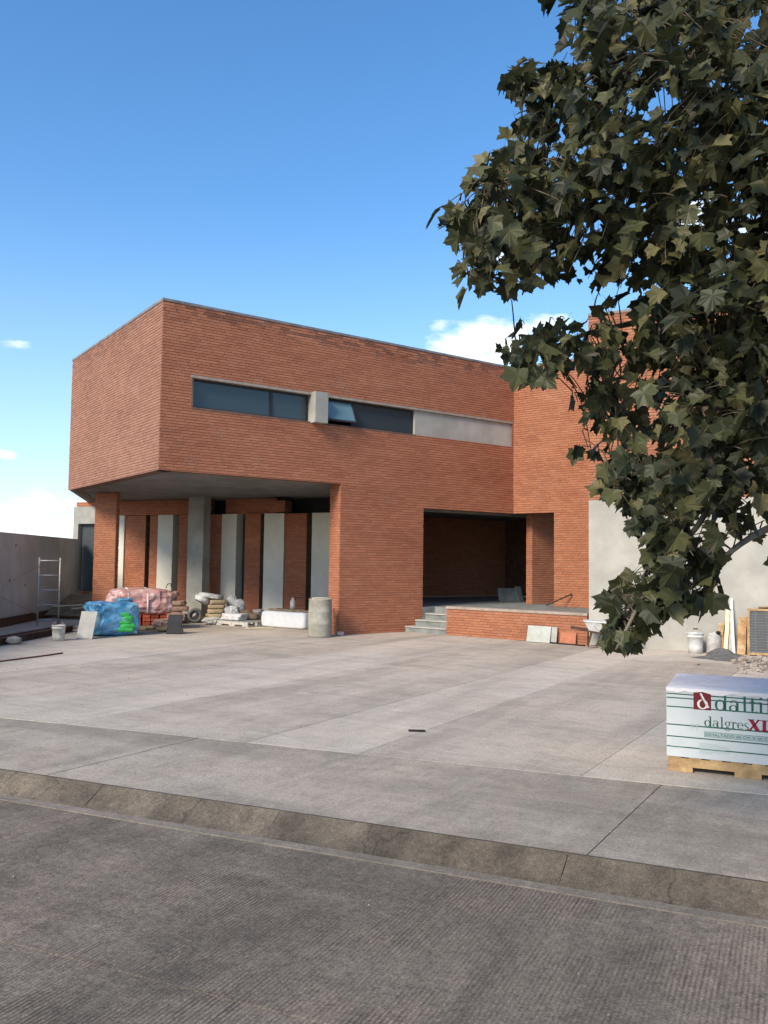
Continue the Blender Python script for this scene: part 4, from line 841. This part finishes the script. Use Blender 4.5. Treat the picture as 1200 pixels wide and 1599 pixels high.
# scaffold at left
sf = thing('scaffold_frame', 'galvanised scaffold frame with rungs and diagonal braces before the boundary wall', 'scaffold', (-8.55, 21.5, 0))
def scaf(a, b_, h):
    for p in (a, b_): MB().tube([V2(p, .0), V2(p, h+.06)], .021, n=8).build('upright', 'galv', sf)
    for k in range(5): MB().tube([V2(a, .16+k*(h-.18)/4), V2(b_, .16+k*(h-.18)/4)], .019, n=8).build('rung', 'galv', sf)
sa, sb = V2((-8.66, 21.2)), V2((-8.45, 21.95)); sa = V2((-8.68, 21.3)); sb = V2((-8.23, 21.5))
scaf(sa, sb, 1.66); scaf(V2((-9.1, 17.6)), V2((-8.65, 17.8)), 1.66)
MB().tube([V2(sa, 1.52), V2((-9.1, 17.6), .35)], .012, n=6).build('brace', 'galv', sf); MB().tube([V2(sa, .30), V2((-9.1, 17.6), 1.4)], .012, n=6).build('brace', 'galv', sf)
# ramp of plywood to the door
for k, (x, lb) in enumerate(((-9.25, 'weathered plywood sheet sloping up to the dark door, by the wall'), (-8.62, 'weathered plywood sheet on the ramp, nearer the brick pier'))):
    rot = RZ(4) @ RX(12+k*2); tag(MB().box((x, 24.9, .36+.02*k), (.62, 2.3, .025), rot).build('plywood_sheet', 'wood_grey'), lb, 'plywood')
tag(MB().box((-9.0, 24.3, .36), (.9, .10, .03), RZ(12) @ RY(-3)).build('wood_batten', 'wood_pale'), 'pale batten lying across the plywood ramp', 'batten')
tag(MB().box((-8.4, 24.0, .33), (.8, .10, .03), RZ(20) @ RY(-5)).build('wood_batten', 'wood_pale'), 'pale batten at the low end of the plywood ramp', 'batten')
# rusty beams along the left
for k, (o_, z_, r_, lb) in enumerate(((0, .07, .07, 'dark rusty beam on the ground at the left edge, front one'), (-.17, .075, .075, 'dark rusty beam lying behind the front beam at the left edge'))):
    a, b_ = V2((-7.55+o_, 14.2)), V2((-7.28+o_, 19.9)); d_ = (b_-a); rot = RZ(math.degrees(math.atan2(d_.y, d_.x)))
    mb = MB(); c_ = V2((a+b_)/2, z_); mb.box(c_, (d_.length, r_*.9, .012), rot); mb.box(c_+Vector((0, 0, z_-.008)), (d_.length, r_*1.6, .014), rot); mb.box(c_+Vector((0, 0, -z_+.009)), (d_.length, r_*1.6, .014), rot); mb.box(c_, (d_.length, .02, z_*2-.03), rot)
    tag(mb.build('steel_beam', 'rust'), lb, 'beam')
tag(MB().pillow((-7.28, 16.75, .075), (.30, .24, .15), RZ(20), .75, .18, 14, 9, seed=131).build('loose_stone', 'rubble'), 'grey loose stone lying against the rusty beam', 'stone')
mb = MB(); pts = [(-6.6, 12.9, .014), (-6.35, 13.6, .014), (-6.10, 14.2, .014), (-5.85, 14.8, .014), (-5.72, 15.2, .014)]; mb.tube(pts, .014, n=6); tag(mb.build('hose', 'hose'), 'red-brown hose end lying on the concrete at left', 'hose')
# litter on the concrete
mb = MB().box((.36, 8.62, .012), (.17, .022, .018), RZ(-4)); tag(mb.build('wood_splinter', 'black'), 'dark wood splinter lying in the middle of the concrete yard', 'splinter')
mb = MB(); rg = random.Random(12)
for k in range(90):
    if k < 82: x, y = rg.uniform(-6, 4.5), rg.uniform(6.5, 17); z0 = 0
    else: t_ = rg.uniform(-4, 2); p = on_kerb(t_, -rg.uniform(.2, 1.5)); x, y, z0 = p.x, p.y, -.13
    sz = rg.uniform(.005, .016); mb.pillow((x, y, z0+sz*.3), (sz*1.4, sz, sz*.7), RZ(rg.uniform(0, 180)), .8, .2, 6, 4, seed=k)
mb.sm = [False]*len(mb.sm); mb.build('grit', 'rubble', None, kind='stuff', label='scattered grit and small pebbles on the yard and street', category='grit')

# ------------------------------------------------------------------ plane tree at right
def unproj(px, py, dep):
    d = CM @ Vector(((px-600)/FPX, 1, -(py-799.5)/FPX)); return EYE+d*(dep/d.y)
def proj(p):
    c = CM.transposed() @ (p-EYE); return (600+FPX*c.x/c.y, 799.5-FPX*c.z/c.y, c.y)
tree = thing('plane_tree', 'plane tree with large dark leaves hanging into the picture from the right', 'tree', (4.0, 5.6, 0))
trunk = [(4.0, 5.6, -.05), (3.98, 5.6, .8), (3.93, 5.58, 1.8), (3.9, 5.55, 2.8), (3.86, 5.5, 3.8), (3.8, 5.4, 4.9), (3.75, 5.3, 6.0)]
MB().tube(trunk, .17, .06, 14).build('trunk', 'bark', tree)
BR = [[(3.9, 5.55, 2.75), unproj(1330, 420, 5.3), unproj(1200, 352, 5.15), unproj(1100, 358, 5.05), unproj(1010, 345, 4.95), unproj(930, 300, 4.9), unproj(850, 262, 4.85), unproj(770, 290, 4.8)],
      [(3.86, 5.5, 3.6), unproj(1330, 160, 5.4), unproj(1180, 110, 5.3), unproj(1060, 90, 5.2), unproj(960, 95, 5.1), unproj(880, 150, 5.0), unproj(810, 130, 5.0)],
      [(3.93, 5.58, 2.3), unproj(1290, 480, 5.0), unproj(1175, 555, 4.8), unproj(1105, 620, 4.7), unproj(1110, 720, 4.6), unproj(1101, 803, 4.55), unproj(1024, 898, 4.5), unproj(985, 970, 4.5), unproj(962, 1015, 4.5)],
      [(3.88, 5.5, 3.0), unproj(1260, 440, 5.6), unproj(1130, 470, 5.6), unproj(1010, 500, 5.5), unproj(920, 520, 5.45), unproj(850, 545, 5.4), unproj(805, 530, 5.4)],
      [(3.93, 5.58, 2.2), unproj(1280, 620, 5.5), unproj(1150, 640, 5.4), unproj(1050, 610, 5.3), unproj(970, 590, 5.2), unproj(915, 620, 5.2)],
      [(3.95, 5.58, 1.9), unproj(1280, 760, 5.2), unproj(1150, 700, 5.1), unproj(1050, 720, 5.0), unproj(980, 745, 4.95), unproj(940, 770, 4.9)],
      [(3.86, 5.5, 3.9), unproj(1330, -60, 5.2), unproj(1150, -40, 5.0), unproj(1010, 10, 4.9), unproj(920, 20, 4.9)],
      [(3.95, 5.58, 2.0), unproj(1300, 800, 4.9), unproj(1190, 830, 4.8), unproj(1120, 880, 4.7), unproj(1080, 920, 4.65)],
      [(3.88, 5.5, 3.1), unproj(1240, 300, 5.9), unproj(1080, 290, 5.8), unproj(950, 380, 5.7), unproj(820, 410, 5.6), unproj(725, 415, 5.5)],
      [(3.85, 5.5, 4.0), (3.2, 4.6, 4.9), (2.7, 4.0, 5.4), (2.2, 3.4, 5.7)], [(3.8, 5.4, 4.6), (4.4, 5.9, 5.8), (4.9, 6.3, 6.6)], [(3.95, 5.58, 2.6), (4.8, 5.2, 3.4), (5.6, 4.9, 3.9)], [(3.9, 5.5, 3.4), (4.3, 4.4, 4.2), (4.5, 3.6, 4.6)], [(3.9, 5.5, 3.2), (4.6, 6.6, 4.0), (5.1, 7.4, 4.4)]]
BRS = []
for b_ in BR:
    b_ = [Vector(p) for p in b_]; pts = []
    for i in range(len(b_)-1):
        p0, p1, p2, p3 = b_[max(i-1, 0)], b_[i], b_[i+1], b_[min(i+2, len(b_)-1)]
        for k in range(5):
            t_ = k/5; pts.append(.5*((2*p1)+(p2-p0)*t_+(2*p0-5*p1+4*p2-p3)*t_*t_+(3*p1-p0-3*p2+p3)*t_**3))
    pts.append(b_[-1]); BRS.append(pts); MB().tube(pts, .035, .006, 8).build('branch', 'bark', tree)
BP = np.array([tuple(p) for b_ in BRS for p in b_[4:]])
OUTL = [(890,-60),(885,10),(905,50),(890,95),(850,95),(800,92),(782,115),(790,150),(830,165),(802,185),(800,215),(812,240),(775,232),(742,255),(730,275),(748,315),(720,318),(688,318),(690,350),(720,372),(704,405),(728,450),(790,448),(850,425),(915,450),(940,462),(925,490),(880,512),(830,505),(795,540),(780,558),(812,585),(838,596),(880,570),(915,572),(905,615),(880,640),(925,650),(930,682),(890,692),(900,712),(955,712),(935,735),(938,765),(970,800),(1005,830),(1018,850),(1000,890),(965,905),(955,930),(942,955),(940,990),(950,1010),(965,1032),(1000,985),(1030,975),(1060,950),(1095,952),(1125,925),(1110,895),(1145,865),(1150,830),(1180,815),(1165,785),(1215,770),(1400,760),(1400,-60)]
HOLES = [((1000,168),26,12),((1048,158),22,10),((955,450),24,16),((1085,345),26,9),((1160,340),30,8),((1130,285),26,8),((985,160),10,8),((910,405),22,10),((860,388),12,8),((1185,35),18,12),((965,585),16,12),((1025,585),14,10),((1010,690),20,14),((1100,805),14,8),((1165,275),10,14),((990,478),12,8),((1055,262),12,8),((870,260),6,6),((1005,335),8,8),((1010,432),8,5)]
def inside(x, y):
    c_ = False; n = len(OUTL)
    for i in range(n):
        (x0, y0), (x1, y1) = OUTL[i], OUTL[i-1]
        if (y0 > y) != (y1 > y) and x < (x1-x0)*(y-y0)/(y1-y0)+x0: c_ = not c_
    return c_
def edge_dist(x, y):
    best = 1e9
    for i in range(len(OUTL)):
        (x0, y0), (x1, y1) = OUTL[i], OUTL[i-1]; dx, dy = x1-x0, y1-y0; t_ = max(0, min(1, ((x-x0)*dx+(y-y0)*dy)/(dx*dx+dy*dy+1e-9))); best = min(best, math.hypot(x-x0-t_*dx, y-y0-t_*dy))
    return best
# one leaf: five pointed lobes with teeth, creased along the midrib, stalk at the origin, tip along +x
def leaf_mesh(seed):
    rg = random.Random(seed); half = [(0, 1.0), (9, .80), (14, .84), (20, .70), (28, .62), (36, .70), (41, .78), (45, .74), (52, .90), (58, .76), (68, .64), (78, .56), (90, .58), (100, .62), (108, .72), (120, .56), (140, .42), (162, .30)]
    cx = .34; rim = []
    for s_ in (1, -1):
        pts = [(a, r_*rg.uniform(.92, 1.06)) for a, r_ in half]
        rim.append([(cx+r_*.66*math.cos(R(a)), s_*r_*.66*math.sin(R(a))) for a, r_ in pts])
    fold = rg.uniform(.10, .60); curl = rg.uniform(.05, .65); tw = rg.uniform(-.5, .5)
    def lift(x, y): return fold*abs(y)*1.0-curl*(x*x)*.6-.22*curl*y*y*3+tw*x*y+.02*math.sin(9*x+7*y)
    outl = rim[0]+[(.055, 0)]+rim[1][::-1][:-1]
    vs_ = [(x, y, lift(x, y)) for x, y in outl]; n = len(vs_); vs_.append((cx, 0, lift(cx, 0)-.01)); vs_.append((cx*1.9, 0, lift(cx*1.9, 0)-.006))
    fs_ = []
    for i in range(n):
        j = (i+1) % n; fs_.append((n, i, j))
    st = [(-.30, 0, .02), (.055, .008, 0), (.055, -.008, 0), (-.30, -.012, .02)]; k = len(vs_); vs_ += st; fs_.append((k, k+3, k+2, k+1))
    return np.array(vs_), fs_
LV = [leaf_mesh(s_) for s_ in range(10)]
leaves = []; TW = []; twigs = MB(); rg = random.Random(21)
def add_cluster(c, nleaf, spread, size, out_dir, free=False):
    c = Vector(c); k = int(np.argmin(((BP-np.array(c))**2).sum(1))); b_ = Vector(BP[k])
    if (c-b_).length > (.12 if free else .5): b_ = c+(b_-c).normalized()*(.12 if free else rg.uniform(.3, .5))
    mid = (b_+c)/2+Vector((rg.uniform(-.05, .05), rg.uniform(-.05, .05), .05)); tw_id = len(TW); TW.append([b_, b_.lerp(mid, .6)+Vector((0, 0, .012)), mid, mid.lerp(c, .6)+Vector((0, 0, .008)), c])
    for i in range(nleaf):
        t_ = rg.uniform(.45, 1.0); base = b_.lerp(c, t_) if rg.random() < .35 and (c-b_).length < .6 else c
        p = base+Vector((rg.gauss(0, spread), rg.gauss(0, spread), rg.gauss(0, spread*.9)))
        tip = (Vector((rg.gauss(0, .7), rg.gauss(0, .7), rg.gauss(-.75, .45)))+out_dir*.55).normalized()
        nm_ = (Vector((rg.gauss(0, .5), rg.gauss(0, .5)-.25, .75))+out_dir*.35); nm_ = (nm_-tip*nm_.dot(tip))
        if nm_.length < .05: continue
        leaves.append((p, tip, nm_.normalized(), size*rg.choice((.5, .75, .9, 1.0, 1.15, 1.3))*rg.uniform(.88, 1.1), rg.randrange(10), tw_id, free))
tries = 0; nclu = 0
while nclu < 1400 and tries < 80000:
    tries += 1; x, y = rg.uniform(690, 1330), rg.uniform(-50, 1035)
    if not inside(x, y): continue
    e_ = edge_dist(x, y) if x < 1200 else 60
    if e_ < 13: continue
    if any(((x-hx)/(a*1.35+9))**2+((y-hy)/(b_*1.35+9))**2 < 1 for (hx, hy), a, b_ in HOLES): continue
    near = e_ < 45
    dep = rg.uniform(4.3, 6.2) if not near else rg.uniform(4.5, 5.6)
    if y > 780: dep = rg.uniform(4.3, 4.9)
    outv = Vector((-.6, -.35, -.1 if y < 500 else -.45))
    p = unproj(x, y, dep); sp_ = min(.13, .8*e_*dep/FPX)
    add_cluster(p, 3 if near else 5, sp_, .081, outv); nclu += 1
# tips along the outline: single leaves on short twigs
for i in range(len(OUTL)-3):
    x, y = OUTL[i]
    if y < 0 or x > 1190: continue
    c_ = (x+rg.uniform(6, 14) if x < 960 else x, y)
    for k in range(3):
        p = unproj(c_[0]+rg.uniform(8, 30), c_[1]+rg.uniform(-14, 6), rg.uniform(4.6, 5.3)); add_cluster(p, 1, .015, .078, Vector((-.8, -.3, -.5)))
# sprays that reach out of the crown
for (x0, y0), (x1, y1), n_l in (((800, 330), (700, 345), 6), ((830, 430), (708, 415), 9), ((905, 525), (785, 552), 11), ((960, 590), (885, 625), 4), ((960, 690), (893, 697), 4), ((980, 730), (938, 765), 4), ((850, 130), (790, 112), 5), ((985, 950), (957, 985), 8), ((1020, 925), (1005, 965), 5), ((820, 260), (745, 280), 5), ((860, 585), (832, 580), 3), ((845, 200), (800, 205), 4), ((800, 300), (733, 278), 4), ((900, 60), (884, 12), 4), ((760, 380), (688, 322), 5), ((850, 432), (730, 444), 9), ((890, 505), (815, 505), 4), ((1000, 640), (950, 650), 3), ((1010, 780), (970, 812), 4), ((985, 905), (948, 935), 4), ((965, 975), (942, 985), 3), ((1060, 900), (1092, 945), 4), ((1000, 975), (970, 1000), 4), ((900, 90), (850, 98), 4), ((960, 470), (935, 468), 2), ((1130, 830), (1175, 820), 3)):
    dd = rg.uniform(4.6, 5.2)
    for i in range(n_l):
        t_ = (i+.5)/n_l; p = unproj(x0+(x1-x0)*t_+rg.uniform(-6, 6), y0+(y1-y0)*t_+rg.uniform(-8, 8), dd+rg.uniform(-.08, .08)); add_cluster(p, 1, .012, .085, Vector((-.5, -.4, -.7)), True)
# crown outside the picture: above and to the right
for k in range(300):
    x, y, z = rg.gauss(4.3, 1.2), rg.gauss(5.4, 1.2), rg.uniform(2.4, 7.2)
    if (x-4.2)**2/4.5+(y-5.4)**2/4.5+(z-4.6)**2/7.5 > 1: continue
    p = Vector((x, y, z)); q = proj(p)
    if 0 < q[0] < 1215 and 0 < q[1] < 1599: continue
    add_cluster(p, 6, .15, .13, (p-Vector((3.9, 5.5, 4.2))).normalized())
fl = []
alive = set()
for (p, tip, nm_, size, k, tw_id, free) in leaves:
    q = proj(p+tip*size*.4); e_ok = True
    if free: vis = 1
    elif 0 <= q[0] <= 1200 and 0 <= q[1] <= 1599:
        if any(((q[0]-hx)/a)**2+((q[1]-hy)/b_)**2 < 1 for (hx, hy), a, b_ in HOLES): continue
        if not inside(q[0], q[1]): continue
        t2 = proj(p+tip*size*.85)
        if not inside(t2[0], t2[1]) and edge_dist(t2[0], t2[1]) > 12: continue
        vis = 1
    else: vis = 0
    alive.add(tw_id)
    fl.append((vis*size/max(.5, q[2]), p, tip, nm_, size, k))
for i in sorted(alive): twigs.tube(TW[i], .005, .0022, 4)
fl.sort(key=lambda e: -e[0])
def lmat(tip, nm_, size):
    y_ = nm_.cross(tip); return Matrix((tip*size*1.5, y_*size*1.5, nm_*size*1.5)).transposed()
lm = []
for k in range(10):
    me = bpy.data.meshes.new('leaf'); me.from_pydata(LV[k][0].tolist(), [], LV[k][1]); me.materials.append(MAT['leaf']); me.update(); lm.append(me)
tl = Vector(tree.location)
for (_, p, tip, nm_, size, k) in fl[:300]:
    o = bpy.data.objects.new('leaf', lm[k]); col.objects.link(o); o.parent = tree; o.matrix_local = Matrix.Translation(p-tl) @ lmat(tip, nm_, size).to_4x4()
av = []; af = []; base = 0
for (_, p, tip, nm_, size, k) in fl[300:]:
    a = LV[k][0] @ np.array(lmat(tip, nm_, size)).T + np.array(p-tl); av.append(a); af += [tuple(i+base for i in f) for f in LV[k][1]]; base += len(a)
me = bpy.data.meshes.new('foliage'); me.from_pydata(np.concatenate(av).tolist(), [], af); me.materials.append(MAT['leaf']); me.update()
o = bpy.data.objects.new('foliage', me); col.objects.link(o); o.parent = tree; o['kind'] = 'stuff'
o = twigs.build('twigs', 'twig', tree); o['kind'] = 'stuff'
print('leaves', len(fl), 'clusters', nclu)
